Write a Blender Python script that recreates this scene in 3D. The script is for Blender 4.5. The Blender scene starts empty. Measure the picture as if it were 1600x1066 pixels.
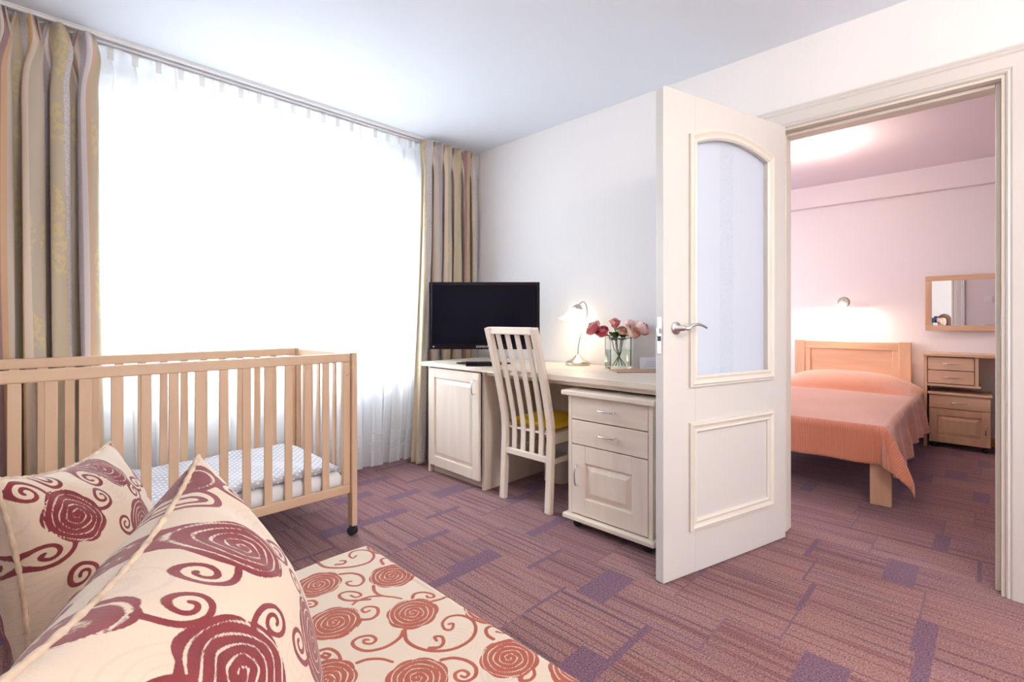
import bpy, bmesh, math, random
import numpy as np
from mathutils import Vector, Matrix
random.seed(7)
PI = math.pi
S = bpy.context.scene
COL = S.collection

# ------------------------------------------------------------------ camera
YAW = math.atan2(745, 762)                       # viewing direction, from +X towards +Y
F = Vector((math.cos(YAW), math.sin(YAW), 0)); RT = Vector((math.sin(YAW), -math.cos(YAW), 0))
cd = bpy.data.cameras.new('camera'); cam = bpy.data.objects.new('camera', cd); COL.objects.link(cam)
cd.sensor_width = 36; cd.lens = 762/1600*36; cd.shift_y = -33/1600; cd.clip_start = 0.01
cam.location = (0, 0, 1.07); cam.rotation_euler = (PI/2, 0, YAW - PI/2)
S.camera = cam

# ------------------------------------------------------------------ world, lights, exposure
w = bpy.data.worlds.new('world'); S.world = w; w.use_nodes = True
w.node_tree.nodes['Background'].inputs[0].default_value = (0.86, 0.93, 1, 1)
w.node_tree.nodes['Background'].inputs[1].default_value = 3.2      # overcast sky above, darker ground below the horizon
_n = w.node_tree; _t = _n.nodes.new('ShaderNodeTexCoord'); _s = _n.nodes.new('ShaderNodeSeparateXYZ'); _r = _n.nodes.new('ShaderNodeValToRGB')
_n.links.new(_t.outputs['Generated'], _s.inputs[0]); _n.links.new(_s.outputs[2], _r.inputs[0]); _n.links.new(_r.outputs[0], _n.nodes['Background'].inputs[0])
_r.color_ramp.elements[0].position = 0.0; _r.color_ramp.elements[0].color = (0.26, 0.27, 0.26, 1)
_r.color_ramp.elements[1].position = 0.02; _r.color_ramp.elements[1].color = (0.86, 0.93, 1, 1)
S.view_settings.view_transform = 'Standard'; S.view_settings.look = 'None'
S.view_settings.exposure = 0.90; S.view_settings.gamma = 1; S.view_settings.use_curve_mapping = False

def area(name, loc, rot, sx, sy, power, col):
    l = bpy.data.lights.new(name, 'AREA'); l.shape = 'RECTANGLE'; l.size = sx; l.size_y = sy
    l.energy = power; l.color = col
    o = bpy.data.objects.new(name, l); COL.objects.link(o); o.location = loc; o.rotation_euler = rot
    return o
def point(name, loc, power, col, r=0.05):
    l = bpy.data.lights.new(name, 'POINT'); l.energy = power; l.color = col; l.shadow_soft_size = r
    o = bpy.data.objects.new(name, l); COL.objects.link(o); o.location = loc
    return o
DAY = (0.85, 0.93, 1.0); WARM = (1.0, 0.72, 0.44)
area('daylight_living_window', (1.0, 4.9, 2.95), (-PI/2+0.40, 0, 0), 3.8, 3.2, 640, DAY)
area('daylight_bedroom_window', (4.2, 3.66, 1.55), (-PI/2, 0, 0), 1.9, 1.9, 40, (0.74, 0.82, 1.0))
area('rear_fill_light', (1.1, -2.36, 1.55), (PI/2, 0, 0), 2.6, 1.9, 34, (0.95, 0.95, 1.0))  # added cool fill light behind the camera

# ------------------------------------------------------------------ materials
MATS = {}
def nt(name):
    m = bpy.data.materials.new(name); m.use_nodes = True
    n = m.node_tree; b = n.nodes['Principled BSDF']
    MATS[name] = m
    return m, n, b
def N(n, t, **kw):
    x = n.nodes.new(t)
    for k, v in kw.items():
        if k.startswith('i_'):
            x.inputs[int(k[2:]) if k[2:].isdigit() else k[2:].replace('_', ' ')].default_value = v
        else: setattr(x, k, v)
    return x
def L(n, a, b): n.links.new(a, b)
def math_(n, op, a, b=None, c=None):
    x = N(n, 'ShaderNodeMath', operation=op)
    for i, v in enumerate((a, b, c)):
        if v is None: continue
        if isinstance(v, (int, float)): x.inputs[i].default_value = v
        else: L(n, v, x.inputs[i])
    return x.outputs[0]
def mix(n, fac, a, b, bt='MIX'):
    x = N(n, 'ShaderNodeMix', data_type='RGBA', blend_type=bt)
    if isinstance(fac, (int, float)): x.inputs[0].default_value = fac
    else: L(n, fac, x.inputs[0])
    for i, v in ((6, a), (7, b)):
        if isinstance(v, tuple): x.inputs[i].default_value = (*v[:3], 1)
        else: L(n, v, x.inputs[i])
    return x.outputs[2]
def bump(n, b, h, s=0.2, d=0.002):
    x = N(n, 'ShaderNodeBump'); x.inputs['Strength'].default_value = s; x.inputs['Distance'].default_value = d
    L(n, h, x.inputs['Height']); L(n, x.outputs[0], b.inputs['Normal'])
def plain(name, col, rough=0.5, metal=0, noise=0.04, scale=40, bs=0.0, spec=0.5):
    m, n, b = nt(name)
    tc = N(n, 'ShaderNodeTexCoord'); nz = N(n, 'ShaderNodeTexNoise'); nz.inputs['Scale'].default_value = scale
    L(n, tc.outputs['Object'], nz.inputs['Vector'])
    dk = tuple(c*(1-noise*2) for c in col)
    L(n, mix(n, nz.outputs[0], dk, tuple(min(1, c*(1+noise)) for c in col)), b.inputs['Base Color'])
    b.inputs['Roughness'].default_value = rough; b.inputs['Metallic'].default_value = metal
    b.inputs['Specular IOR Level'].default_value = spec
    if bs: bump(n, b, nz.outputs[0], bs, 0.001)
    return m
def wood(name, col, dark, axis, rough=0.42, st=0.5):
    m, n, b = nt(name)
    tc = N(n, 'ShaderNodeTexCoord'); mp = N(n, 'ShaderNodeMapping')
    sc = [9, 9, 9]; sc[axis] = 0.8
    mp.inputs['Scale'].default_value = sc
    oi = N(n, 'ShaderNodeObjectInfo')
    off = N(n, 'ShaderNodeVectorMath', operation='ADD'); L(n, tc.outputs['Object'], off.inputs[0])
    cm = N(n, 'ShaderNodeCombineXYZ'); L(n, math_(n, 'MULTIPLY', oi.outputs['Random'], 9.0), cm.inputs[0]); L(n, math_(n, 'MULTIPLY', oi.outputs['Random'], 5.0), cm.inputs[2])
    L(n, cm.outputs[0], off.inputs[1]); L(n, off.outputs[0], mp.inputs[0])
    a = N(n, 'ShaderNodeTexNoise'); a.inputs['Scale'].default_value = 1.6; a.inputs['Detail'].default_value = 6; a.inputs['Distortion'].default_value = 0.8
    L(n, mp.outputs[0], a.inputs['Vector'])
    f = N(n, 'ShaderNodeTexNoise'); f.inputs['Scale'].default_value = 14; f.inputs['Detail'].default_value = 3
    L(n, mp.outputs[0], f.inputs['Vector'])
    r = N(n, 'ShaderNodeValToRGB'); r.color_ramp.elements[0].position = 0.35; r.color_ramp.elements[1].position = 0.65
    L(n, a.outputs[0], r.inputs[0])
    c1 = mix(n, math_(n, 'MULTIPLY', r.outputs[0], st), col, dark)
    L(n, mix(n, math_(n, 'MULTIPLY', f.outputs[0], 0.25), c1, dark), b.inputs['Base Color'])
    b.inputs['Roughness'].default_value = rough
    bump(n, b, f.outputs[0], 0.08, 0.0006)
    return m
BIRCH = [wood('whitewashed_birch_%s' % 'xyz'[i], (0.84, 0.74, 0.64), (0.72, 0.58, 0.46), i) for i in range(3)]
BEECH = [wood('natural_beech_%s' % 'xyz'[i], (0.72, 0.50, 0.33), (0.62, 0.40, 0.25), i, 0.4, 0.35) for i in range(3)]
SHADED_BIRCH = [wood('shaded_birch_%s' % 'xyz'[i], (0.74, 0.50, 0.34), (0.56, 0.32, 0.19), i) for i in range(3)]  # same birch, with the bedroom's warm shade put into the colour

WALL = plain('wallpaper_white', (0.87, 0.845, 0.84), 0.85, noise=0.012, scale=60, bs=0.25, spec=0.1)
WALLB = plain('wallpaper_pink', (0.81, 0.745, 0.76), 0.85, noise=0.015, scale=60, bs=0.25, spec=0.1)
BEAMM = plain('beam_pink', (0.81, 0.73, 0.75), 0.8, noise=0.01, spec=0.1)
CEIL = plain('ceiling_paint', (0.83, 0.88, 0.96), 0.9, noise=0.008, scale=30, spec=0.1)
CREAM = plain('cream_lacquer', (0.71, 0.675, 0.64), 0.35, noise=0.008, scale=15)
CREAM2 = plain('cream_moulding', (0.77, 0.71, 0.63), 0.35, noise=0.008, scale=15)
WHITE = plain('white_plastic', (0.85, 0.85, 0.86), 0.35, noise=0.01)
CHROME = plain('satin_chrome', (0.75, 0.76, 0.80), 0.22, 1.0, 0.02)
NICKEL = plain('brushed_nickel', (0.62, 0.58, 0.52), 0.28, 1.0, 0.04)
BLACK = plain('black_rubber', (0.02, 0.022, 0.03), 0.5)
GLOSSB = plain('gloss_black', (0.012, 0.007, 0.014), 0.12, noise=0.1, spec=0.25)
SCREEN = plain('tv_screen', (0.004, 0.004, 0.012), 0.10, noise=0.02, spec=0.12)
RADW = plain('radiator_enamel', (0.72, 0.74, 0.78), 0.4, noise=0.01)
MATTW = plain('mattress_white', (0.86, 0.85, 0.86), 0.8, noise=0.02, scale=20, bs=0.5)
YELL = plain('yellow_cushion', (0.86, 0.52, 0.02), 0.75, noise=0.05, scale=120, bs=0.4)
TAN = plain('woven_mat', (0.62, 0.38, 0.27), 0.8, noise=0.15, scale=250, bs=0.5)
PAPER = plain('paper', (0.84, 0.86, 0.90), 0.7, noise=0.01)
INK = plain('grey_print', (0.45, 0.47, 0.55), 0.8)
LETTER = plain('silver_letters', (0.75, 0.76, 0.80), 0.4)
BINM = plain('beige_bin', (0.72, 0.64, 0.55), 0.5)
OLIVE = plain('stem_green', (0.23, 0.27, 0.10), 0.6, noise=0.1)
LEAFG = plain('leaf_green', (0.09, 0.20, 0.07), 0.45, noise=0.2, scale=60)
SOFAM = plain('sofa_base_fabric', (0.35, 0.22, 0.18), 0.9, noise=0.1, scale=200, bs=0.4)
SKIN = plain('skin', (0.72, 0.47, 0.38), 0.5, noise=0.03)
HAIR = plain('brown_hair', (0.12, 0.06, 0.035), 0.45, noise=0.3, scale=90)
SHIRT = plain('grey_knit', (0.40, 0.42, 0.48), 0.9, noise=0.06, scale=120, bs=0.3)
JEANS = plain('blue_denim', (0.10, 0.15, 0.28), 0.9, noise=0.1, scale=200, bs=0.3)
CAMB = plain('camera_body', (0.02, 0.035, 0.10), 0.35)
MOULDO = plain('baseboard_brown', (0.60, 0.36, 0.16), 0.4)

def emis(name, col, st, base=(0.9, 0.85, 0.8)):
    m, n, b = nt(name); b.inputs['Base Color'].default_value = (*base, 1)
    b.inputs['Emission Color'].default_value = (*col, 1); b.inputs['Emission Strength'].default_value = st
    b.inputs['Roughness'].default_value = 0.3
    return m
SHADE = emis('lit_opal_glass', (1.0, 0.90, 0.74), 1.6)
BOWL = emis('lit_opal_bowl', (1.0, 0.88, 0.70), 4.0)
BULB = emis('lit_bulb', (1.0, 0.85, 0.6), 8.0)

def sheer_mat():
    m = bpy.data.materials.new('sheer_voile'); m.use_nodes = True; n = m.node_tree; n.nodes.clear()
    o = N(n, 'ShaderNodeOutputMaterial'); t = N(n, 'ShaderNodeBsdfTransparent'); d = N(n, 'ShaderNodeBsdfDiffuse'); tr = N(n, 'ShaderNodeBsdfTranslucent')
    d.inputs[0].default_value = (0.92, 0.93, 0.96, 1); tr.inputs[0].default_value = (0.95, 0.96, 0.98, 1)
    t.inputs[0].default_value = (1, 1, 1, 1)
    a = N(n, 'ShaderNodeMixShader'); a.inputs[0].default_value = 0.55; L(n, d.outputs[0], a.inputs[1]); L(n, tr.outputs[0], a.inputs[2])
    tc = N(n, 'ShaderNodeTexCoord'); wv = N(n, 'ShaderNodeTexNoise'); wv.inputs['Scale'].default_value = 900
    L(n, tc.outputs['Object'], wv.inputs['Vector'])
    b = N(n, 'ShaderNodeMixShader'); L(n, math_(n, 'MULTIPLY_ADD', wv.outputs[0], 0.15, 0.58), b.inputs[0]); L(n, t.outputs[0], b.inputs[1]); L(n, a.outputs[0], b.inputs[2])
    L(n, b.outputs[0], o.inputs[0]); return m
SHEER = sheer_mat()
def voile_tape():
    m = bpy.data.materials.new('voile_tape'); m.use_nodes = True; n = m.node_tree; n.nodes.clear()
    o = N(n, 'ShaderNodeOutputMaterial'); t = N(n, 'ShaderNodeBsdfTransparent'); d = N(n, 'ShaderNodeBsdfDiffuse'); tr = N(n, 'ShaderNodeBsdfTranslucent')
    d.inputs[0].default_value = (0.88, 0.84, 0.80, 1); tr.inputs[0].default_value = (0.8, 0.75, 0.68, 1)
    a = N(n, 'ShaderNodeMixShader'); a.inputs[0].default_value = 0.5; L(n, d.outputs[0], a.inputs[1]); L(n, tr.outputs[0], a.inputs[2])
    b = N(n, 'ShaderNodeMixShader'); b.inputs[0].default_value = 0.45; L(n, t.outputs[0], b.inputs[1]); L(n, a.outputs[0], b.inputs[2])
    L(n, b.outputs[0], o.inputs[0]); return m
TAPE = voile_tape()
def clear_glass(name, tint, ior=1.45):
    m, n, b = nt(name); b.inputs['Base Color'].default_value = (*tint, 1); b.inputs['Transmission Weight'].default_value = 1
    b.inputs['Roughness'].default_value = 0.02; b.inputs['IOR'].default_value = ior
    return m
GLASS = clear_glass('clear_glass', (0.97, 0.99, 0.98))
WATER = clear_glass('water', (0.90, 0.97, 0.93), 1.33)
def thin_glass():
    m = bpy.data.materials.new('window_pane'); m.use_nodes = True; n = m.node_tree; n.nodes.clear()
    o = N(n, 'ShaderNodeOutputMaterial'); t = N(n, 'ShaderNodeBsdfTransparent'); g = N(n, 'ShaderNodeBsdfGlossy')
    t.inputs[0].default_value = (0.97, 0.98, 0.98, 1)
    g.inputs['Roughness'].default_value = 0.02
    a = N(n, 'ShaderNodeMixShader'); a.inputs[0].default_value = 0.06; L(n, t.outputs[0], a.inputs[1]); L(n, g.outputs[0], a.inputs[2]); L(n, a.outputs[0], o.inputs[0])
    return m
PANE = thin_glass()
def frost():
    m = bpy.data.materials.new('frosted_glass'); m.use_nodes = True; n = m.node_tree; n.nodes.clear()
    o = N(n, 'ShaderNodeOutputMaterial'); d = N(n, 'ShaderNodeBsdfDiffuse'); tr = N(n, 'ShaderNodeBsdfTranslucent'); g = N(n, 'ShaderNodeBsdfGlossy')
    g.inputs['Roughness'].default_value = 0.35
    tc = N(n, 'ShaderNodeTexCoord'); sx = N(n, 'ShaderNodeSeparateXYZ'); L(n, tc.outputs['Object'], sx.inputs[0])
    nz = N(n, 'ShaderNodeTexNoise'); nz.inputs['Scale'].default_value = 14; nz.inputs['Detail'].default_value = 0; nz.inputs['Distortion'].default_value = 2.5; L(n, tc.outputs['Object'], nz.inputs['Vector'])
    ln = math_(n, 'LESS_THAN', math_(n, 'ABSOLUTE', math_(n, 'SUBTRACT', math_(n, 'FRACT', math_(n, 'MULTIPLY', nz.outputs[0], 7.0)), 0.5)), 0.16)
    band = math_(n, 'LESS_THAN', math_(n, 'ABSOLUTE', math_(n, 'SUBTRACT', sx.outputs[0], 0.425)), 0.048)
    fac = math_(n, 'MULTIPLY', math_(n, 'MULTIPLY', ln, band), 0.55)
    fac = math_(n, 'ADD', fac, math_(n, 'MULTIPLY', band, 0.18))
    c = mix(n, fac, (0.80, 0.84, 0.92), (0.70, 0.75, 0.84))
    L(n, c, d.inputs[0]); L(n, c, tr.inputs[0])
    a = N(n, 'ShaderNodeMixShader'); a.inputs[0].default_value = 0.4; L(n, d.outputs[0], a.inputs[1]); L(n, tr.outputs[0], a.inputs[2])
    b = N(n, 'ShaderNodeMixShader'); b.inputs[0].default_value = 0.06; L(n, a.outputs[0], b.inputs[1]); L(n, g.outputs[0], b.inputs[2])
    L(n, b.outputs[0], o.inputs[0]); return m
FROST = frost()
def mirror_mat():
    m, n, b = nt('mirror_silver'); b.inputs['Base Color'].default_value = (0.9, 0.9, 0.92, 1); b.inputs['Metallic'].default_value = 1; b.inputs['Roughness'].default_value = 0.01
    return m
MIRR = mirror_mat()

def carpet():
    m, n, b = nt('striped_carpet')
    tc = N(n, 'ShaderNodeTexCoord'); sp = N(n, 'ShaderNodeSeparateXYZ'); L(n, tc.outputs['Object'], sp.inputs[0])
    X, Y = sp.outputs[0], sp.outputs[1]
    def layer(wx, wy, seed):
        i = math_(n, 'FLOOR', math_(n, 'DIVIDE', math_(n, 'ADD', X, seed), wx))
        wn = N(n, 'ShaderNodeTexWhiteNoise', noise_dimensions='1D'); L(n, math_(n, 'ADD', i, seed), wn.inputs['W'])
        yy = math_(n, 'ADD', math_(n, 'DIVIDE', Y, wy), math_(n, 'MULTIPLY', wn.outputs[0], 3.0))
        j = math_(n, 'FLOOR', yy); f = math_(n, 'MULTIPLY', math_(n, 'FRACT', yy), wy)
        cv = N(n, 'ShaderNodeCombineXYZ'); L(n, i, cv.inputs[0]); L(n, j, cv.inputs[1]); cv.inputs[2].default_value = seed
        w2 = N(n, 'ShaderNodeTexWhiteNoise', noise_dimensions='3D'); L(n, cv.outputs[0], w2.inputs['Vector'])
        s3 = N(n, 'ShaderNodeSeparateXYZ'); L(n, w2.outputs['Color'], s3.inputs[0])
        return i, j, f, s3.outputs[0], s3.outputs[1], s3.outputs[2], cv
    i, j, f, r1, r2, r3, cv = layer(0.24, 0.37, 0.37)
    border = math_(n, 'LESS_THAN', f, 0.007)
    th = math_(n, 'MULTIPLY', math_(n, 'POWER', r2, 1.2), 0.13)
    rect = math_(n, 'MULTIPLY', math_(n, 'LESS_THAN', f, th), math_(n, 'GREATER_THAN', r1, 0.22))
    # fine stripes along Y, varied per block
    nv = N(n, 'ShaderNodeCombineXYZ')
    L(n, math_(n, 'MULTIPLY', X, 62.0), nv.inputs[0]); L(n, math_(n, 'MULTIPLY', Y, 0.7), nv.inputs[1]); L(n, math_(n, 'MULTIPLY', r3, 60.0), nv.inputs[2])
    s1 = N(n, 'ShaderNodeTexNoise'); s1.inputs['Scale'].default_value = 1.0; s1.inputs['Detail'].default_value = 1.5; L(n, nv.outputs[0], s1.inputs['Vector'])
    nv2 = N(n, 'ShaderNodeCombineXYZ')
    L(n, math_(n, 'MULTIPLY', X, 95.0), nv2.inputs[0]); L(n, math_(n, 'MULTIPLY', Y, 1.6), nv2.inputs[1]); L(n, math_(n, 'MULTIPLY', r1, 90.0), nv2.inputs[2])
    s2 = N(n, 'ShaderNodeTexNoise'); s2.inputs['Scale'].default_value = 1.0; s2.inputs['Detail'].default_value = 1; L(n, nv2.outputs[0], s2.inputs['Vector'])
    def step(v, a, bb):
        mr = N(n, 'ShaderNodeMapRange'); mr.inputs[1].default_value = a; mr.inputs[2].default_value = bb; L(n, v, mr.inputs[0]); return mr.outputs[0]
    red = step(s1.outputs[0], 0.555, 0.60); dk = step(s2.outputs[0], 0.60, 0.66); vio = step(s1.outputs[0], 0.42, 0.36)
    base = mix(n, r2, (0.30, 0.155, 0.125), (0.245, 0.12, 0.10))
    c = mix(n, math_(n, 'MULTIPLY', red, 0.6), base, (0.15, 0.04, 0.04))
    c = mix(n, math_(n, 'MULTIPLY', vio, 0.45), c, (0.19, 0.10, 0.14))
    c = mix(n, math_(n, 'MULTIPLY', dk, 0.7), c, (0.075, 0.035, 0.05))
    V = (0.155, 0.078, 0.105)
    c = mix(n, math_(n, 'MULTIPLY', border, 0.75), c, V)
    c = mix(n, rect, c, V)
    g = N(n, 'ShaderNodeTexNoise'); g.inputs['Scale'].default_value = 170; g.inputs['Detail'].default_value = 2; L(n, tc.outputs['Object'], g.inputs['Vector'])
    g2 = step(g.outputs[0], 0.3, 0.7)
    c = mix(n, 1.0, c, mix(n, g2, (0.42, 0.40, 0.39), (1.55, 1.55, 1.58)), 'MULTIPLY')
    L(n, c, b.inputs['Base Color']); b.inputs['Roughness'].default_value = 0.95; b.inputs['Specular IOR Level'].default_value = 0.15
    b.inputs['Sheen Weight'].default_value = 0.36; b.inputs['Sheen Roughness'].default_value = 0.45; b.inputs['Sheen Tint'].default_value = (0.75, 0.66, 0.92, 1)
    bump(n, b, g.outputs[0], 0.7, 0.004)
    return m
CARPET = carpet()

def drape_mat():
    m, n, b = nt('striped_drape')
    at = N(n, 'ShaderNodeUVMap'); sp = N(n, 'ShaderNodeSeparateXYZ'); L(n, at.outputs[0], sp.inputs[0])
    fr = math_(n, 'FRACT', sp.outputs[0])
    r = N(n, 'ShaderNodeValToRGB'); r.color_ramp.interpolation = 'CONSTANT'
    st = [(0, (0.52, 0.43, 0.30)), (0.22, (0.60, 0.56, 0.55)), (0.33, (0.62, 0.37, 0.18)), (0.39, (0.68, 0.55, 0.43)), (0.46, (0.50, 0.42, 0.32)),
          (0.60, (0.70, 0.60, 0.56)), (0.625, (0.33, 0.20, 0.20)), (0.68, (0.60, 0.36, 0.20)), (0.73, (0.55, 0.46, 0.38)), (0.84, (0.44, 0.38, 0.40)), (0.91, (0.67, 0.60, 0.60)), (0.96, (0.58, 0.40, 0.27))]
    el = r.color_ramp.elements
    while len(el) > 1: el.remove(el[0])
    el[0].position = 0; el[0].color = (*st[0][1], 1)
    for p, c in st[1:]:
        e = el.new(p); e.color = (*c, 1)
    L(n, fr, r.inputs[0])
    # woven gold sprays on the wide stripes
    mp = N(n, 'ShaderNodeMapping'); mp.inputs['Scale'].default_value = (4.0, 3.2, 1); L(n, at.outputs[0], mp.inputs[0])
    vo = N(n, 'ShaderNodeTexVoronoi'); vo.inputs['Scale'].default_value = 1.0; L(n, mp.outputs[0], vo.inputs['Vector'])
    wz = N(n, 'ShaderNodeTexNoise'); wz.inputs['Scale'].default_value = 22; wz.inputs['Detail'].default_value = 3
    mp2 = N(n, 'ShaderNodeMapping'); mp2.inputs['Scale'].default_value = (1.2, 1.6, 1); L(n, at.outputs[0], mp2.inputs[0]); L(n, mp2.outputs[0], wz.inputs['Vector'])
    g = math_(n, 'MULTIPLY', math_(n, 'LESS_THAN', vo.outputs['Distance'], 0.36), math_(n, 'GREATER_THAN', wz.outputs[0], 0.50))
    wide = math_(n, 'ADD', math_(n, 'LESS_THAN', fr, 0.22), math_(n, 'MULTIPLY', math_(n, 'GREATER_THAN', fr, 0.46), math_(n, 'LESS_THAN', fr, 0.60)))
    c = mix(n, math_(n, 'MULTIPLY', math_(n, 'MULTIPLY', g, wide), 0.42), r.outputs[0], (0.74, 0.57, 0.20))
    # figured silver stripe
    vz = N(n, 'ShaderNodeTexVoronoi'); vz.feature = 'DISTANCE_TO_EDGE'; vz.inputs['Scale'].default_value = 60; L(n, at.outputs[0], vz.inputs['Vector'])
    sil = math_(n, 'MULTIPLY', math_(n, 'GREATER_THAN', fr, 0.22), math_(n, 'LESS_THAN', fr, 0.33))
    sil = math_(n, 'ADD', sil, math_(n, 'MULTIPLY', math_(n, 'GREATER_THAN', fr, 0.84), math_(n, 'LESS_THAN', fr, 0.91)))
    c = mix(n, math_(n, 'MULTIPLY', math_(n, 'MULTIPLY', sil, math_(n, 'LESS_THAN', vz.outputs['Distance'], 0.08)), 0.5), c, (0.34, 0.30, 0.33))
    L(n, c, b.inputs['Base Color']); b.inputs['Roughness'].default_value = 0.5; b.inputs['Sheen Weight'].default_value = 0.3
    return m
DRAPE = drape_mat()

def rose_mat(name, cream, ink1, ink2):
    m, n, b = nt(name)
    a = N(n, 'ShaderNodeAttribute', attribute_name='ink'); gh = N(n, 'ShaderNodeAttribute', attribute_name='ghost')
    tc = N(n, 'ShaderNodeTexCoord')
    fz = N(n, 'ShaderNodeTexNoise'); fz.inputs['Scale'].default_value = 420; L(n, tc.outputs['Object'], fz.inputs['Vector'])
    v = math_(n, 'ADD', a.outputs['Fac'], math_(n, 'MULTIPLY', math_(n, 'SUBTRACT', fz.outputs[0], 0.5), 0.0014))
    mr = N(n, 'ShaderNodeMapRange'); mr.inputs[1].default_value = -0.0004; mr.inputs[2].default_value = 0.0004; L(n, v, mr.inputs[0])
    mg = N(n, 'ShaderNodeMapRange'); mg.inputs[1].default_value = -0.0005; mg.inputs[2].default_value = 0.0005; L(n, gh.outputs['Fac'], mg.inputs[0])
    wv = N(n, 'ShaderNodeTexNoise'); wv.inputs['Scale'].default_value = 700; L(n, tc.outputs['Object'], wv.inputs['Vector'])
    big = N(n, 'ShaderNodeTexNoise'); big.inputs['Scale'].default_value = 35; L(n, tc.outputs['Object'], big.inputs['Vector'])
    bs = mix(n, math_(n, 'MULTIPLY', mg.outputs[0], 0.35), cream, tuple(c*0.78 for c in cream))
    bs = mix(n, math_(n, 'MULTIPLY', wv.outputs[0], 0.3), bs, tuple(c*0.72 for c in cream))
    c = mix(n, mr.outputs[0], bs, mix(n, big.outputs[0], ink1, ink2))
    L(n, c, b.inputs['Base Color']); b.inputs['Roughness'].default_value = 0.85; b.inputs['Specular IOR Level'].default_value = 0.2
    b.inputs['Sheen Weight'].default_value = 0.2
    h = math_(n, 'ADD', mr.outputs[0], math_(n, 'MULTIPLY', fz.outputs[0], 0.5))
    bump(n, b, h, 0.6, 0.0015)
    return m
ROSEP = rose_mat('rose_chenille_burgundy', (0.64, 0.52, 0.41), (0.15, 0.018, 0.025), (0.25, 0.05, 0.055))
ROSES = rose_mat('rose_chenille_rust', (0.66, 0.54, 0.43), (0.30, 0.055, 0.03), (0.40, 0.10, 0.055))

def towel(name, c1, c2):
    m, n, b = nt(name)
    uv = N(n, 'ShaderNodeUVMap'); sp = N(n, 'ShaderNodeSeparateXYZ'); L(n, uv.outputs[0], sp.inputs[0])
    nz = N(n, 'ShaderNodeTexNoise'); nz.inputs['Scale'].default_value = 80; L(n, uv.outputs[0], nz.inputs['Vector'])
    rib = math_(n, 'SINE', math_(n, 'ADD', math_(n, 'MULTIPLY', sp.outputs[1], 700.0), math_(n, 'MULTIPLY', nz.outputs[0], 3.0)))
    rib = math_(n, 'MULTIPLY_ADD', rib, 0.5, 0.5)
    L(n, mix(n, rib, c2, c1), b.inputs['Base Color']); b.inputs['Roughness'].default_value = 0.95; b.inputs['Sheen Weight'].default_value = 0.9
    b.inputs['Sheen Tint'].default_value = (1, 0.88, 0.88, 1)
    bump(n, b, math_(n, 'ADD', rib, nz.outputs[0]), 0.7, 0.004)
    return m
SPREAD = towel('salmon_chenille', (0.80, 0.32, 0.19), (0.68, 0.23, 0.12))
def dots():
    m, n, b = nt('grey_polka_cotton')
    uv = N(n, 'ShaderNodeUVMap'); sp = N(n, 'ShaderNodeSeparateXYZ'); L(n, uv.outputs[0], sp.inputs[0])
    k = 0.034
    u = math_(n, 'DIVIDE', sp.outputs[0], k); v = math_(n, 'DIVIDE', sp.outputs[1], k*0.6)
    row = math_(n, 'MODULO', math_(n, 'FLOOR', v), 2.0)
    u = math_(n, 'ADD', u, math_(n, 'MULTIPLY', row, 0.5))
    du = math_(n, 'MULTIPLY', math_(n, 'SUBTRACT', math_(n, 'FRACT', u), 0.5), k); dv = math_(n, 'MULTIPLY', math_(n, 'SUBTRACT', math_(n, 'FRACT', v), 0.5), k*0.6)
    d = math_(n, 'SQRT', math_(n, 'ADD', math_(n, 'MULTIPLY', du, du), math_(n, 'MULTIPLY', dv, dv)))
    L(n, mix(n, math_(n, 'LESS_THAN', d, 0.0052), (0.47, 0.47, 0.52), (0.88, 0.88, 0.9)), b.inputs['Base Color'])
    b.inputs['Roughness'].default_value = 0.85
    return m
DOTS = dots()
def petal_mat(name, c1, c2):
    m, n, b = nt(name)
    tc = N(n, 'ShaderNodeTexCoord'); nz = N(n, 'ShaderNodeTexNoise'); nz.inputs['Scale'].default_value = 75; L(n, tc.outputs['Object'], nz.inputs['Vector'])
    L(n, mix(n, nz.outputs[0], c1, c2), b.inputs['Base Color']); b.inputs['Roughness'].default_value = 0.5
    b.inputs['Subsurface Weight'].default_value = 0.0
    return m
PET = [petal_mat('petal_pink', (0.86, 0.30, 0.32), (0.92, 0.48, 0.45)), petal_mat('petal_peach', (0.90, 0.45, 0.35), (0.93, 0.62, 0.50)), petal_mat('petal_hot', (0.84, 0.14, 0.24), (0.90, 0.38, 0.40))]

PETD = [petal_mat('petal_pink_deep', (0.74, 0.12, 0.17), (0.82, 0.24, 0.25)), petal_mat('petal_peach_deep', (0.80, 0.26, 0.18), (0.86, 0.38, 0.26)), petal_mat('petal_hot_deep', (0.66, 0.04, 0.12), (0.80, 0.14, 0.20))]
PETL = [petal_mat('petal_pink_pale', (0.94, 0.56, 0.54), (0.95, 0.66, 0.62)), petal_mat('petal_peach_pale', (0.95, 0.70, 0.55), (0.96, 0.78, 0.64)), petal_mat('petal_hot_pale', (0.92, 0.32, 0.38), (0.93, 0.45, 0.45))]
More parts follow.
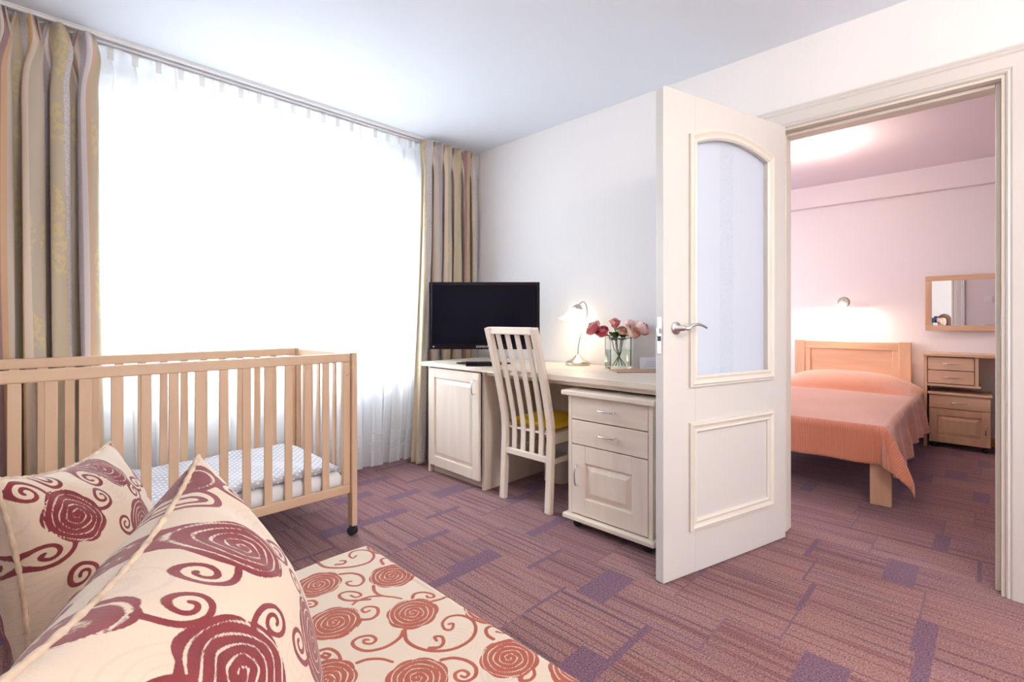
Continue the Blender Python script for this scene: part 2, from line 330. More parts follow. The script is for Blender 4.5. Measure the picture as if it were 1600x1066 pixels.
# ------------------------------------------------------------------ builders
def box(bm, x0, x1, y0, y1, z0, z1, bev=0.0):
    t = bmesh.new(); bmesh.ops.create_cube(t, size=1)
    for v in t.verts: v.co = Vector(((x0+x1)/2+v.co.x*(x1-x0), (y0+y1)/2+v.co.y*(y1-y0), (z0+z1)/2+v.co.z*(z1-z0)))
    if bev: bmesh.ops.bevel(t, geom=t.edges[:], offset=bev, segments=2, affect='EDGES', profile=0.5)
    me = bpy.data.meshes.new('t'); t.to_mesh(me); t.free(); bm.from_mesh(me); bpy.data.meshes.remove(me)
    return bm
def B(*a, **k): return box(bmesh.new(), *a, **k)
def lathe(bm, prof, c=(0, 0, 0), seg=32, M=None, squash=None):
    rings = []
    for r, z in prof:
        ring = []
        for i in range(seg):
            a = 2*PI*i/seg; rr = r*(squash(a, z) if squash else 1)
            v = Vector((rr*math.cos(a), rr*math.sin(a), z))
            if M: v = M @ v
            ring.append(bm.verts.new(v+Vector(c)))
        rings.append(ring)
    for a, b in zip(rings, rings[1:]):
        for i in range(seg): bm.faces.new((a[i], a[(i+1) % seg], b[(i+1) % seg], b[i]))
    if prof[0][0] > 1e-4: bm.faces.new(rings[0][::-1])
    if prof[-1][0] > 1e-4: bm.faces.new(rings[-1])
    return bm
def tube(bm, pts, rad, seg=10, flat=None):
    pts = [Vector(p) for p in pts]; n = len(pts)
    rad = rad if isinstance(rad, (list, tuple)) else [rad]*n
    up = Vector((0, 0, 1)); rings = []
    tan0 = (pts[1]-pts[0]).normalized()
    nrm = tan0.cross(up);
    if nrm.length < 0.05: nrm = Vector((1, 0, 0))
    nrm.normalize()
    for i, p in enumerate(pts):
        t = (pts[min(i+1, n-1)]-pts[max(i-1, 0)]).normalized()
        nrm = (nrm - t*nrm.dot(t)).normalized(); bn = t.cross(nrm)
        rings.append([bm.verts.new(p+(nrm*math.cos(2*PI*k/seg)+bn*math.sin(2*PI*k/seg)*(flat or 1))*rad[i]) for k in range(seg)])
    for a, b in zip(rings, rings[1:]):
        for i in range(seg): bm.faces.new((a[i], a[(i+1) % seg], b[(i+1) % seg], b[i]))
    bm.faces.new(rings[0][::-1]); bm.faces.new(rings[-1])
    return bm
def smooth_path(pts, k=6):
    P = [Vector(p) for p in pts]; out = []
    for i in range(len(P)-1):
        a = P[max(i-1, 0)]; b = P[i]; c = P[i+1]; d = P[min(i+2, len(P)-1)]
        for j in range(k):
            t = j/k; out.append(0.5*((2*b)+(c-a)*t+(2*a-5*b+4*c-d)*t*t+(3*b-a-3*c+d)*t**3))
    out.append(P[-1]); return out
def prism(bm, poly, axis, a0, a1):
    # poly: 2D points; axis 0: (y,z) extruded along x; 1: (x,z) along y; 2: (x,y) along z
    def mk(p, a): return ((a, p[0], p[1]), (p[0], a, p[1]), (p[0], p[1], a))[axis]
    r0 = [bm.verts.new(mk(p, a0)) for p in poly]; r1 = [bm.verts.new(mk(p, a1)) for p in poly]
    n = len(poly)
    bm.faces.new(r0); bm.faces.new(r1[::-1])
    for i in range(n): bm.faces.new((r0[i], r0[(i+1) % n], r1[(i+1) % n], r1[i]))
    return bm
def obj(name, bm, mat, parent=None, smooth=False, world=True, label=None, sub=0):
    bmesh.ops.recalc_face_normals(bm, faces=bm.faces[:])
    me = bpy.data.meshes.new(name)
    o = bpy.data.objects.new(name, me); COL.objects.link(o)
    if parent:
        o.parent = parent
        if world:
            M = MW(parent).inverted(); bmesh.ops.transform(bm, matrix=M, verts=bm.verts[:])
    bm.to_mesh(me); bm.free()
    if mat:
        if isinstance(mat, list):
            d = [max(v.co[i] for v in me.vertices)-min(v.co[i] for v in me.vertices) for i in range(3)]
            mat = mat[d.index(max(d))]
        me.materials.append(mat)
    if smooth:
        me.shade_smooth()
        if smooth == 'auto': me.set_sharp_from_angle(angle=math.radians(35))
    if sub:
        s = o.modifiers.new('s', 'SUBSURF'); s.levels = sub; s.render_levels = sub
    if label: o['label'] = label
    return o
def MW(o):
    m = Matrix.LocRotScale(o.location, o.rotation_euler, o.scale)
    return (MW(o.parent) @ m) if o.parent else m
def thing(name, label, cat, loc=(0, 0, 0), rz=0, group=None):
    o = bpy.data.objects.new(name, None); COL.objects.link(o); o.empty_display_size = 0.1
    o.location = loc; o.rotation_euler = (0, 0, rz); o['label'] = label; o['category'] = cat
    if group: o['group'] = group
    return o
def tag(o, label, cat, group=None):
    o['label'] = label; o['category'] = cat
    if group: o['group'] = group
    return o
def struct(name, bm, mat, parent=None, label=None, cat=None, **k):
    o = obj(name, bm, mat, parent, **k)
    if not parent: o['kind'] = 'structure'
    if label: o['label'] = label; o['category'] = cat or name.split('_')[0]
    return o
def dup(root, loc, rz, label):
    r = root.copy(); COL.objects.link(r); r.location = loc; r.rotation_euler = (0, 0, rz); r['label'] = label
    for ch in list(root.children):
        c = ch.copy(); COL.objects.link(c); c.parent = r
        for g in list(ch.children):
            d = g.copy(); COL.objects.link(d); d.parent = c
    return r

# ------------------------------------------------------------------ room shell
H = 2.44; XW = 2.68; XB = XW+0.12; YW = 3.35; XF = 5.76
X0, Y0 = -1.35, -2.1; YB = -1.5
fl = struct('floor', B(X0-0.1, XF+0.1, Y0-0.1, YW+0.25, -0.1, 0), CARPET, label='striped mauve carpet with violet rectangles running through both rooms', cat='floor')
struct('ceiling', B(X0-0.1, XF+0.1, Y0-0.1, YW+0.25, H, H+0.1), CEIL, label='plain white ceiling over both rooms', cat='ceiling')
def wall_y(y0, y1, xa, xb, holes):      # wall normal to Y with rectangular holes (x0,x1,z0,z1)
    bm = bmesh.new(); x = xa
    for h in sorted(holes):
        box(bm, x, h[0], y0, y1, 0, H); box(bm, h[0], h[1], y0, y1, 0, h[2]); box(bm, h[0], h[1], y0, y1, h[3], H); x = h[1]
    box(bm, x, xb, y0, y1, 0, H); return bm
CEILB = plain('ceiling_paint_pink', (0.83, 0.76, 0.83), 0.9, noise=0.008, scale=30, spec=0.1)
struct('ceiling_bedroom', B(XB+0.001, XF-0.001, YB, YW, H-0.012, H-0.0005), CEILB, label='pale lilac ceiling of the bedroom', cat='ceiling')
W1 = (0.42, 2.06, 0.71, 2.26); W2 = (3.45, 4.95, 0.85, 2.2); W3 = (0.2, 2.0, 0.85, 2.2)
struct('wall_window', wall_y(YW, YW+0.22, X0, XB-0.06, [W1]), WALL, label='outer wall holding the curtained window', cat='wall')
struct('wall_bedroom_window', wall_y(YW, YW+0.22, XB-0.06, XF, [W2]), WALLB, label='outer wall of the bedroom with its window', cat='wall')
struct('wall_back', wall_y(Y0-0.12, Y0, X0, XB, [W3]), WALL, label='rear wall behind the photographer', cat='wall')
struct('wall_left', B(X0-0.1, X0, Y0, YW, 0, H), WALL, label='side wall behind the sofa', cat='wall')
DY0, DY1, DZ = -0.047, 0.757, 2.02      # door opening
def wall_right_bm(x0, x1):
    bm = bmesh.new()
    box(bm, x0, x1, DY1, YW, 0, H); box(bm, x0, x1, DY0, DY1, DZ, H); box(bm, x0, x1, Y0, DY0, 0, H); return bm
struct('wall_right', wall_right_bm(XW, XW+0.06), WALL, label='white wall behind the desk with the doorway to the bedroom', cat='wall')
struct('wall_right_bedroom', wall_right_bm(XW+0.06, XB), WALLB, label='bedroom side of the wall with the doorway', cat='wall')
struct('wall_bedroom_far', B(XF, XF+0.1, YB, YW, 0, H), WALLB, label='pale pink bedroom wall behind the headboard and mirror', cat='wall')
struct('wall_bedroom_near', B(XB, XF, YB-0.1, YB, 0, H), WALLB, label='bedroom side wall out of view', cat='wall')
struct('trim_1', B(XF-0.07, XF, YB, YW, 2.215, H, bev=0.006), BEAMM, label='shallow pink boxed beam along the bedroom ceiling', cat='beam')
def skirting(name, x, y0, y1, label):
    bm = bmesh.new(); prism(bm, [(x, 0.001), (x-0.016, 0.001), (x-0.016, 0.045), (x-0.011, 0.052), (x-0.011, 0.062), (x-0.004, 0.075), (x, 0.075)], 1, y0, y1)
    struct(name, bm, MOULDO, label=label, cat='baseboard')
skirting('baseboard_bedroom', XF, YB, YW, 'brown wooden baseboard below the pink bedroom wall')
skirting('baseboard_right', XW, 0.87, YW, 'brown wooden baseboard behind the desk')

def window(n, wdw, y, inward, label):
    x0, x1, z0, z1 = wdw
    bm = bmesh.new(); t = 0.055
    for a in ((x0, x0+t, z0, z1), (x1-t, x1, z0, z1), (x0+t, x1-t, z0, z0+t), (x0+t, x1-t, z1-t, z1)): box(bm, a[0], a[1], y-0.03, y+0.03, a[2], a[3], bev=0.004)
    xm = x0+(x1-x0)*0.62
    box(bm, xm-0.04, xm+0.04, y-0.032, y+0.032, z0+t, z1-t, bev=0.004)
    f = struct('window_%d' % n, bm, WHITE, label=label, cat='window')
    obj('pane', B(x0+t, xm-0.04, y-0.003, y+0.003, z0+t, z1-t), PANE, f)
    obj('pane', B(xm+0.04, x1-t, y-0.003, y+0.003, z0+t, z1-t), PANE, f)
    h = bmesh.new(); box(h, xm-0.012, xm+0.012, y-inward*0.045, y-inward*0.03, 1.3, 1.36, bev=0.003); box(h, xm-0.008, xm+0.008, y-inward*0.07, y-inward*0.045, 1.23, 1.35, bev=0.004)
    obj('window_handle', h, WHITE, f)
    return f
w1 = window(1, W1, YW+0.15, 1, 'white framed window glowing behind the sheer curtains')
obj('window_sill', B(W1[0]-0.06, W1[1]+0.06, YW-0.10, YW+0.12, W1[2]-0.03, W1[2]-0.001, bev=0.006), WHITE, w1)
window(2, W2, YW+0.15, 1, 'white framed bedroom window on the outer wall')
window(3, W3, Y0-0.06, -1, 'added unseen white framed window in the rear wall for fill light')  # unseen window added to let the rear fill light in

# door frame
def casing(xf, sgn, name, label, bedside=False):   # xf wall face, sgn -1 towards the living room
    prof = [(0.012, 0.0), (0.012, 0.010), (0.018, 0.016), (0.024, 0.012), (0.030, 0.017), (0.075, 0.021), (0.082, 0.026), (0.090, 0.022), (0.098, 0.027), (0.106, 0.024), (0.108, 0.0)]
    bm = bmesh.new(); off = -0.012
    pts = lambda d: [(DY0+off-d+0.012, 0.001), (DY0+off-d+0.012, DZ-off+d-0.012), (DY1-off+d-0.012, DZ-off+d-0.012), (DY1-off+d-0.012, 0.001)]
    rows = [[bm.verts.new((xf+sgn*h, p[0], p[1])) for p in pts(d-0.012)] for d, h in prof]
    for a, b in zip(rows, rows[1:]):
        for i in range(3): bm.faces.new((a[i], a[i+1], b[i+1], b[i]))
    for k in (0, 3): bm.faces.new([r[k] for r in rows])
    for i in range(3): bm.faces.new((rows[0][i], rows[0][i+1], rows[-1][i+1], rows[-1][i]))
    return struct(name, bm, CREAM, label=label, cat='door frame')
c1 = casing(XW, -1, 'trim_2', 'cream moulded casing framing the doorway on the living room side')
casing(XB, 1, 'trim_3', 'cream moulded casing on the bedroom side of the doorway')
bm = bmesh.new(); lx0, lx1 = XW-0.004, XB+0.004
box(bm, lx0, lx1, DY0, DY0+0.012, 0, DZ); box(bm, lx0, lx1, DY1-0.012, DY1, 0, DZ); box(bm, lx0, lx1, DY0+0.012, DY1-0.012, DZ-0.012, DZ)
sx0, sx1 = XW+0.042, XB+0.004
box(bm, sx0, sx1, DY0+0.012, DY0+0.028, 0, DZ-0.012, bev=0.003); box(bm, sx0, sx1, DY1-0.028, DY1-0.012, 0, DZ-0.012, bev=0.003); box(bm, sx0, sx1, DY0+0.028, DY1-0.028, DZ-0.028, DZ-0.012, bev=0.003)
lin = struct('trim_4', bm, CREAM2, label='cream door lining and stop inside the doorway', cat='door lining')
obj('strike_plate', B(XW+0.008, XW+0.030, DY0+0.011, DY0+0.0145, 0.985, 1.10, bev=0.001), CHROME, lin, label='small steel strike plate')

# ------------------------------------------------------------------ door leaf (hinged open)
LW, LH, LT = 0.846, 2.010, 0.040
door = thing('door_1', 'open cream door leaf with arched frosted glass panel and lever handle', 'door', (2.645, 0.712, 0.006), math.radians(164.6))
door['kind'] = 'structure'
gx0, gx1, gz0, gzc, gza = 0.150, 0.655, 0.825, 1.812, 1.852   # glass opening: corners gzc, apex gza
def arch(x, x0=gx0, x1=gx1, zc=gzc, za=gza+0.008):
    u = (x-(x0+x1)/2)/((x1-x0)/2); return zc+(za-zc)*(1-u*u)
bm = bmesh.new()
box(bm, 0, gx0, -LT, 0, 0, LH, bev=0.0015); box(bm, gx1, LW, -LT, 0, 0, LH, bev=0.0015); box(bm, gx0, gx1, -LT, 0, 0.0, gz0)
K = 20
ar = [(gx0+(gx1-gx0)*i/K, arch(gx0+(gx1-gx0)*i/K)) for i in range(K+1)]
prism(bm, ar+[(gx1, LH), (gx0, LH)], 1, -LT, 0)
obj('leaf_frame', bm, CREAM, door, world=False)
def moulding(path, hf, face=0):
    # path: closed list of (x,z), profile swept outward from opening edge; hf +1 near side, -1 far side
    n = len(path); prof = [(-0.004, 0.0), (-0.004, 0.006), (0.004, 0.013), (0.012, 0.010), (0.018, 0.011), (0.030, 0.017), (0.036, 0.012), (0.042, 0.012), (0.042, 0.0)]
    bm = bmesh.new(); area_ = sum(path[i][0]*path[(i+1) % n][1]-path[(i+1) % n][0]*path[i][1] for i in range(n))
    s = 1 if area_ > 0 else -1
    cols = []
    for i in range(n):
        p = Vector((*path[i], 0)); a = Vector((*path[i-1], 0)); b = Vector((*path[(i+1) % n], 0))
        d1 = (p-a).normalized(); d2 = (b-p).normalized()
        n1 = Vector((d1.y, -d1.x, 0))*s; n2 = Vector((d2.y, -d2.x, 0))*s
        m = (n1+n2).normalized(); m /= max(0.3, m.dot(n1))
        cols.append([bm.verts.new((p.x+m.x*d, face+hf*h, p.y+m.y*d)) for d, h in prof])
    for i in range(n):
        a, b = cols[i], cols[(i+1) % n]
        for k in range(len(prof)-1): bm.faces.new((a[k], b[k], b[k+1], a[k+1]))
    return bm
gpath = [(gx0, gz0), (gx1, gz0)] + [(x, z) for x, z in ar[::-1]]
for hf, fc in ((1, 0), (-1, -LT)):
    obj('glass_moulding', moulding(gpath, hf, fc), CREAM2, door, world=False)
    obj('panel_moulding', moulding([(0.153, 0.222), (0.655, 0.222), (0.655, 0.592), (0.153, 0.592)], hf, fc), CREAM2, door, world=False)
bm = bmesh.new()
prism(bm, [(gx0-0.004, gz0-0.004), (gx1+0.004, gz0-0.004)]+[(x, z+0.004) for x, z in ar[::-1]], 1, -0.024, -0.018)
obj('glass_panel', bm, FROST, door, world=False, label='arched frosted glass with an etched vertical ornament')
def lever(sgn, y):
    bm = bmesh.new(); hx, hz = 0.775, 1.030
    M = Matrix.Rotation(-sgn*PI/2, 4, 'X')
    lathe(bm, [(0.027, 0), (0.027, 0.004), (0.024, 0.008), (0.012, 0.009), (0.011, 0.045), (0.0, 0.047)], (hx, y, hz), 24, M)
    pts = smooth_path([(hx, y+sgn*0.040, hz), (hx-0.012, y+sgn*0.052, hz-0.001), (hx-0.035, y+sgn*0.056, hz+0.012), (hx-0.07, y+sgn*0.056, hz+0.016), (hx-0.105, y+sgn*0.054, hz+0.008), (hx-0.125, y+sgn*0.052, hz+0.001)], 5)
    k = len(pts); tube(bm, pts, [0.0095-0.0045*i/(k-1) for i in range(k)], 12)
    h = obj('door_handle', bm, CHROME, door, True, world=False, label='satin chrome lever on a round rose')
lever(1, 0); lever(-1, -LT)
lk = obj('lock_plate', B(LW-0.001, LW+0.002, -0.031, -0.009, 0.925, 1.075, bev=0.001), CHROME, door, world=False)
obj('latch_bolt', B(LW+0.001, LW+0.012, -0.026, -0.014, 1.01, 1.03, bev=0.001), CHROME, lk, world=False)
obj('dead_bolt_recess', B(LW+0.0015, LW+0.0035, -0.028, -0.012, 0.978, 0.998), BLACK, lk, world=False)
for z in (0.25, 1.75):
    bm = bmesh.new(); tube(bm, [(-0.006, -LT-0.006, z-0.045), (-0.006, -LT-0.006, z+0.045)], 0.006, 10); obj('hinge', bm, CHROME, door, True, world=False)

# ------------------------------------------------------------------ radiator, curtain track, curtains
rad = thing('radiator', 'white panel radiator under the window behind the sheer curtains', 'radiator', (1.2, YW-0.09, 0))
bm = bmesh.new()
for i in range(16): box(bm, 0.50+i*0.085, 0.575+i*0.085, YW-0.12, YW-0.05, 0.14, 0.58, bev=0.012)
obj('panel', bm, RADW, rad)
bm = bmesh.new(); tube(bm, [(1.86, YW-0.085, 0.53), (2.0, YW-0.085, 0.53), (2.0, YW-0.085, 0.0)], 0.012, 10); tube(bm, [(1.85, YW-0.085, 0.19), (1.93, YW-0.085, 0.19), (1.93, YW-0.085, 0.0)], 0.012, 10)
obj('pipe', bm, RADW, rad, True)
bm = bmesh.new(); lathe(bm, [(0.02, 0), (0.022, 0.02), (0.02, 0.05), (0, 0.052)], (1.94, YW-0.125, 0.53), 16, Matrix.Rotation(PI/2, 4, 'X')); obj('valve', bm, WHITE, rad, True)
for x in (0.6, 1.75): obj('bracket', B(x, x+0.03, YW-0.052, YW-0.001, 0.2, 0.5), RADW, rad)

tr = thing('curtain_track', 'white twin curtain track along the ceiling above the window', 'curtain track', (1.0, 3.1, H-0.02))
bm = bmesh.new(); xa, xb = X0+0.05, XW-0.01
for y in (3.025, 3.075, 3.125): box(bm, xa, xb, y, y+0.018, H-0.018, H-0.0005, bev=0.002)
box(bm, xa, xb, 3.02, 3.148, H-0.006, H-0.0003)
obj('rail', bm, WHITE, tr)
for y in (3.043, 3.093): obj('groove_shade', B(xa, xb, y+0.006, y+0.024, H-0.0075, H-0.006), plain('track_shadow_%d' % (y*1000), (0.25, 0.26, 0.30), 0.6), tr, label='dark strip painted as shade in the track slot')  # dark strips stand for the shade inside the track slots

mat_head = 1.0
def curtain(xtop, xbot, y, ztop, zbot, folds, amp, ns, nz, rep, phase=0, ymid=0.0, head=True, seed=1, xmid=None):
    rnd = random.Random(seed); bm = bmesh.new(); uvl = bm.loops.layers.uv.new('UVMap')
    ph = [rnd.uniform(-0.5, 0.5) for _ in range(int(folds)+3)]; am = [rnd.uniform(0.75, 1.3) for _ in range(int(folds)+3)]
    grid = []
    for iz in range(nz+1):
        v = iz/nz; z = ztop+(zbot-ztop)*v
        row = []
        A = amp*(0.42+0.58*min(1, v*3.0)) if head else amp
        for i in range(ns+1):
            s = i/ns; q = s*folds; k = int(q); fr = q-k
            wph = ph[k]*(1-fr)+ph[k+1]*fr; wam = am[k]*(1-fr)+am[k+1]*fr
            th = 2*PI*q+wph*1.2+phase+0.5*math.sin(v*3+k)*min(1, v*2)*(1-0)*0.5
            xl = xtop[0]+(xbot[0]-xtop[0])*v**1.5; xr = xtop[1]+(xbot[1]-xtop[1])*v**1.5
            if xmid: xl += xmid[0]*math.sin(PI*v); xr += xmid[1]*math.sin(PI*v)
            sp = (xr-xl)/folds
            x = xl+(xr-xl)*s-0.22*sp*math.sin(2*th)*min(1, v*5+0.3)
            yy = y+A*wam*math.sin(th)+0.010*math.sin(5*th*0.37+v*6)*min(1, v*3)
            if head and v < 0.055:                # gathered heading
                g = math.cos(PI/2*v/0.055)
                yy += 0.018*g*math.sin(2*PI*q*3.0+1); x += 0.008*g*math.sin(2*PI*q*2.0)
            if head: 
                pin = math.exp(-((v-0.048)/0.022)**2); yy = y+(yy-y)*(1-0.35*pin); x -= sp*0.26*math.sin(2*PI*q+0.6)*math.exp(-((v-0.045)/0.04)**2)*(mat_head)
                yy += mat_head*0.006*math.sin(2*PI*q*5+k)*math.exp(-v/0.05)
            row.append((bm.verts.new((x, yy, z)), (s*rep, z*1.0)))
        grid.append(row)
    for a, b in zip(grid, grid[1:]):
        for i in range(ns):
            q = (a[i], b[i], b[i+1], a[i+1]); f = bm.faces.new([t[0] for t in q])
            for l, t in zip(f.loops, q): l[uvl].uv = t[1]
    return bm
def cloth_obj(name, bm, mat, parent, th=0.002):
    me = bpy.data.meshes.new(name); o = bpy.data.objects.new(name, me); COL.objects.link(o); o.parent = parent
    bmesh.ops.transform(bm, matrix=MW(parent).inverted(), verts=bm.verts[:]); bm.to_mesh(me); bm.free(); me.shade_smooth(); me.materials.append(mat)
    if th: m = o.modifiers.new('th', 'SOLIDIFY'); m.thickness = th; m.offset = 0
    return o
dl = thing('drape', 'striped beige and orange drape left of the window behind the cot', 'curtain', (-0.05, 3.03, H-0.02), group='striped drapes')
cloth_obj('fabric', curtain((-0.50, 0.285), (-0.50, 0.315), 3.045, H-0.022, 0.02, 8, 0.038, 640, 90, 6.3, 0.9, seed=3), DRAPE, dl)
dr = thing('drape', 'striped beige and orange drape in the corner behind the television', 'curtain', (2.4, 3.03, H-0.02), group='striped drapes')
cloth_obj('fabric', curtain((2.125, 2.672), (2.04, 2.674), 3.00, H-0.022, 0.02, 6, 0.040, 480, 90, 3.6, 2.0, seed=8), DRAPE, dr)
mat_head = 0.25
for nm, (xt, xb_, fo, sd, lab) in enumerate((((0.275, 1.712), (0.30, 1.692), 8, 5, 'white sheer curtain covering most of the window'), ((1.722, 2.34), (1.712, 2.10), 3, 9, 'narrow white sheer curtain beside the corner drape'))):
    sh = thing('sheer_curtain', lab, 'curtain', ((xt[0]+xt[1])/2, 3.10, H-0.02))
    hp = 0.025+nm*0.0
    f = cloth_obj('fabric', curtain(xt, xb_, 3.122-nm*0.008, H-0.022, 0.035, fo, 0.014, fo*40, 50, 1, 0.3, seed=sd), SHEER, sh, 0)
    nh = int((xt[1]-xt[0])/0.098)
    for i in range(nh):
        x = xt[0]+0.06+i*0.098
        obj('heading_tape', B(x-0.013, x+0.013, 3.096-nm*0.008, 3.0975-nm*0.008, H-0.085, H-0.025), TAPE, sh)
    # stitched wave bands near the hem
    for zc in (0.20, 0.155, 0.27):
        bm = bmesh.new(); pts = []
        for i in range(90):
            s = i/89; x = xb_[0]+0.02+(xb_[1]-xb_[0]-0.04)*s
            pts.append((x, 3.102-nm*0.008-0.004*math.sin(s*40), zc+0.012*math.sin(s*(xb_[1]-xb_[0])*26+zc*30)))
        tube(bm, pts, 0.003, 5); obj('hem_embroidery', bm, SHEER, sh, True)

# ------------------------------------------------------------------ cot
CY0, CY1, CX0, CX1 = 2.265, 2.935, -0.12, 1.195
cot = thing('baby_cot', 'natural beech slatted baby cot on castors in front of the window', 'cot', ((CX0+CX1)/2, 2.6, 0))
def cb(name, *a, bev=0.003, **k): return obj(name, B(*a, bev=bev), BEECH, cot, **k)
for x in (CX0, CX1-0.028):
    for y in (CY0-0.012, CY1-0.012):
        cb('post', x, x+0.028, y-0.012, y+0.036, 0.05, 0.908, bev=0.004)
def castor(x, y, parent, r=0.022, top=0.05, rz=0.4):
    bm = bmesh.new(); M = Matrix.Rotation(rz, 4, 'Z') @ Matrix.Rotation(PI/2, 4, 'Y')
    for s in (-0.011, 0.011):
        lathe(bm, [(0, -0.007), (r*0.8, -0.007), (r, -0.004), (r, 0.004), (r*0.8, 0.007), (0, 0.007)], Vector((x, y, r+0.0005))+Matrix.Rotation(rz, 3, 'Z') @ Vector((s, 0, 0)), 20, M)
    box(bm, x-0.004, x+0.004, y-0.004, y+0.004, r, top+0.01)
    bx = bmesh.new(); box(bx, -0.005, 0.005, -r*0.8, r*0.8, r, r*2.05, bev=0.002); bmesh.ops.rotate(bx, verts=bx.verts[:], matrix=Matrix.Rotation(rz, 3, 'Z')); bmesh.ops.translate(bx, verts=bx.verts[:], vec=(x, y, 0))
    me = bpy.data.meshes.new('t'); bx.to_mesh(me); bx.free(); bm.from_mesh(me); bpy.data.meshes.remove(me)
    return obj('castor', bm, BLACK, parent, 'auto', label='small black twin-wheel castor')
for x in (CX0+0.014, CX1-0.014):
    for y in (CY0, CY1): castor(x, y, cot)
for y, sp in ((CY0, [CX0+0.06-0.0+0*0]+[]), (CY1, [])):
    cb('top_rail', CX0+0.029, CX1-0.029, y-0.009, y+0.011, 0.862, 0.905, bev=0.005)
    cb('bottom_rail', CX0+0.029, CX1-0.029, y-0.009, y+0.011, 0.215, 0.258, bev=0.004)
    cb('stile', CX1-0.065, CX1-0.030, y-0.008, y+0.010, 0.259, 0.861); cb('stile', CX0+0.030, CX0+0.065, y-0.008, y+0.010, 0.259, 0.861)
    st = 0.0868; x = 1.044
    while x > CX0+0.08:
        cb('slat', x-0.0165, x+0.0165, y-0.005, y+0.006, 0.256, 0.864, bev=0.002); x -= st
for x in (CX0+0.014, CX1-0.014):
    cb('end_rail', x-0.009, x+0.009, CY0+0.025, CY1-0.026, 0.862, 0.903, bev=0.004)
    cb('end_rail', x-0.009, x+0.009, CY0+0.025, CY1-0.026, 0.215, 0.262, bev=0.003)
    for i in range(6):
        y = CY0+0.10+i*0.096
        cb('end_slat', x-0.005, x+0.005, y-0.016, y+0.016, 0.260, 0.864, bev=0.002)
obj('base_board', B(CX0+0.03, CX1-0.03, CY0+0.014, CY1-0.012, 0.225, 0.240), BEECH, cot)
bm = bmesh.new(); lathe(bm, [(0.005, 0), (0.005, 0.003), (0, 0.003)], (CX1-0.047, CY0-0.008, 0.80), 12, Matrix.Rotation(PI/2, 4, 'X')); obj('bolt_cap', bm, CHROME, cot, True)
def pad(x0, x1, y0, y1, z0, z1, nx=60, ny=36, wav=0.006, seed=0, edge=0.02):
    bm = bmesh.new(); uvl = bm.loops.layers.uv.new('UVMap'); V = {}
    def zz(s, t, top):
        e = min(1, min(s, 1-s)*(x1-x0)/edge, min(t, 1-t)*(y1-y0)/edge); e = math.sqrt(max(0, 1-(1-e)**2))
        mid = (z0+z1)/2; h = (z1-z0)/2*(0.35+0.65*e)
        wz = wav*(math.sin(s*13+seed)*math.cos(t*7+seed*2)+0.6*math.sin(s*29+t*11+seed))
        return mid+h+wz if top else z0+(1-e)*0.002
    for top in (0, 1):
        for i in range(nx+1):
            for j in range(ny+1):
                s, t = i/nx, j/ny
                if not top and (i in (0, nx) or j in (0, ny)): pass
                V[top, i, j] = bm.verts.new((x0+(x1-x0)*s, y0+(y1-y0)*t, zz(s, t, top)))
    def face(q):
        f = bm.faces.new([V[a] for a in q])
        for l in f.loops: l[uvl].uv = (l.vert.co.x+l.vert.co.z*0.0, l.vert.co.y+l.vert.co.z*1.0)
    for top in (0, 1):
        for i in range(nx):
            for j in range(ny): face([(top, i, j), (top, i+1, j), (top, i+1, j+1), (top, i, j+1)])
    for i in range(nx):
        for j in (0, ny): face([(0, i, j), (0, i+1, j), (1, i+1, j), (1, i, j)])
    for j in range(ny):
        for i in (0, nx): face([(0, i, j), (0, i, j+1), (1, i, j+1), (1, i, j)])
    return bm
tag(obj('cot_mattress', pad(CX0+0.032, CX1-0.055, CY0+0.018, CY1-0.018, 0.241, 0.325, seed=2, edge=0.045, wav=0.003), MATTW, None, True), 'thin white cot mattress under the dotted quilt', 'mattress')
tag(obj('cot_quilt', pad(CX0+0.10, CX1-0.075, CY0+0.020, CY1-0.03, 0.331, 0.362, seed=1), DOTS, None, True), 'grey quilt with white polka dots on the cot mattress', 'quilt')
pl = thing('baby_pillow', 'flat white pillow with faint grey scribbles at the left end of the cot', 'pillow', (0.05, 2.62, 0.372))
obj('cover', pad(CX0+0.06, 0.17, CY0+0.04, CY1-0.05, 0.374, 0.405, 30, 40, 0.002, 3, 0.05), MATTW, pl, True)
bm = bmesh.new()
for i in range(16):
    x = 0.0+random.random()*0.14; y = 2.36+random.random()*0.5
    bm = tube(bmesh.new(), [(x+0.008*math.sin(k*1.9+i), y+0.012*k, 0.4075) for k in range(6)], 0.0016, 5)
    obj('scribble', bm, INK, pl)

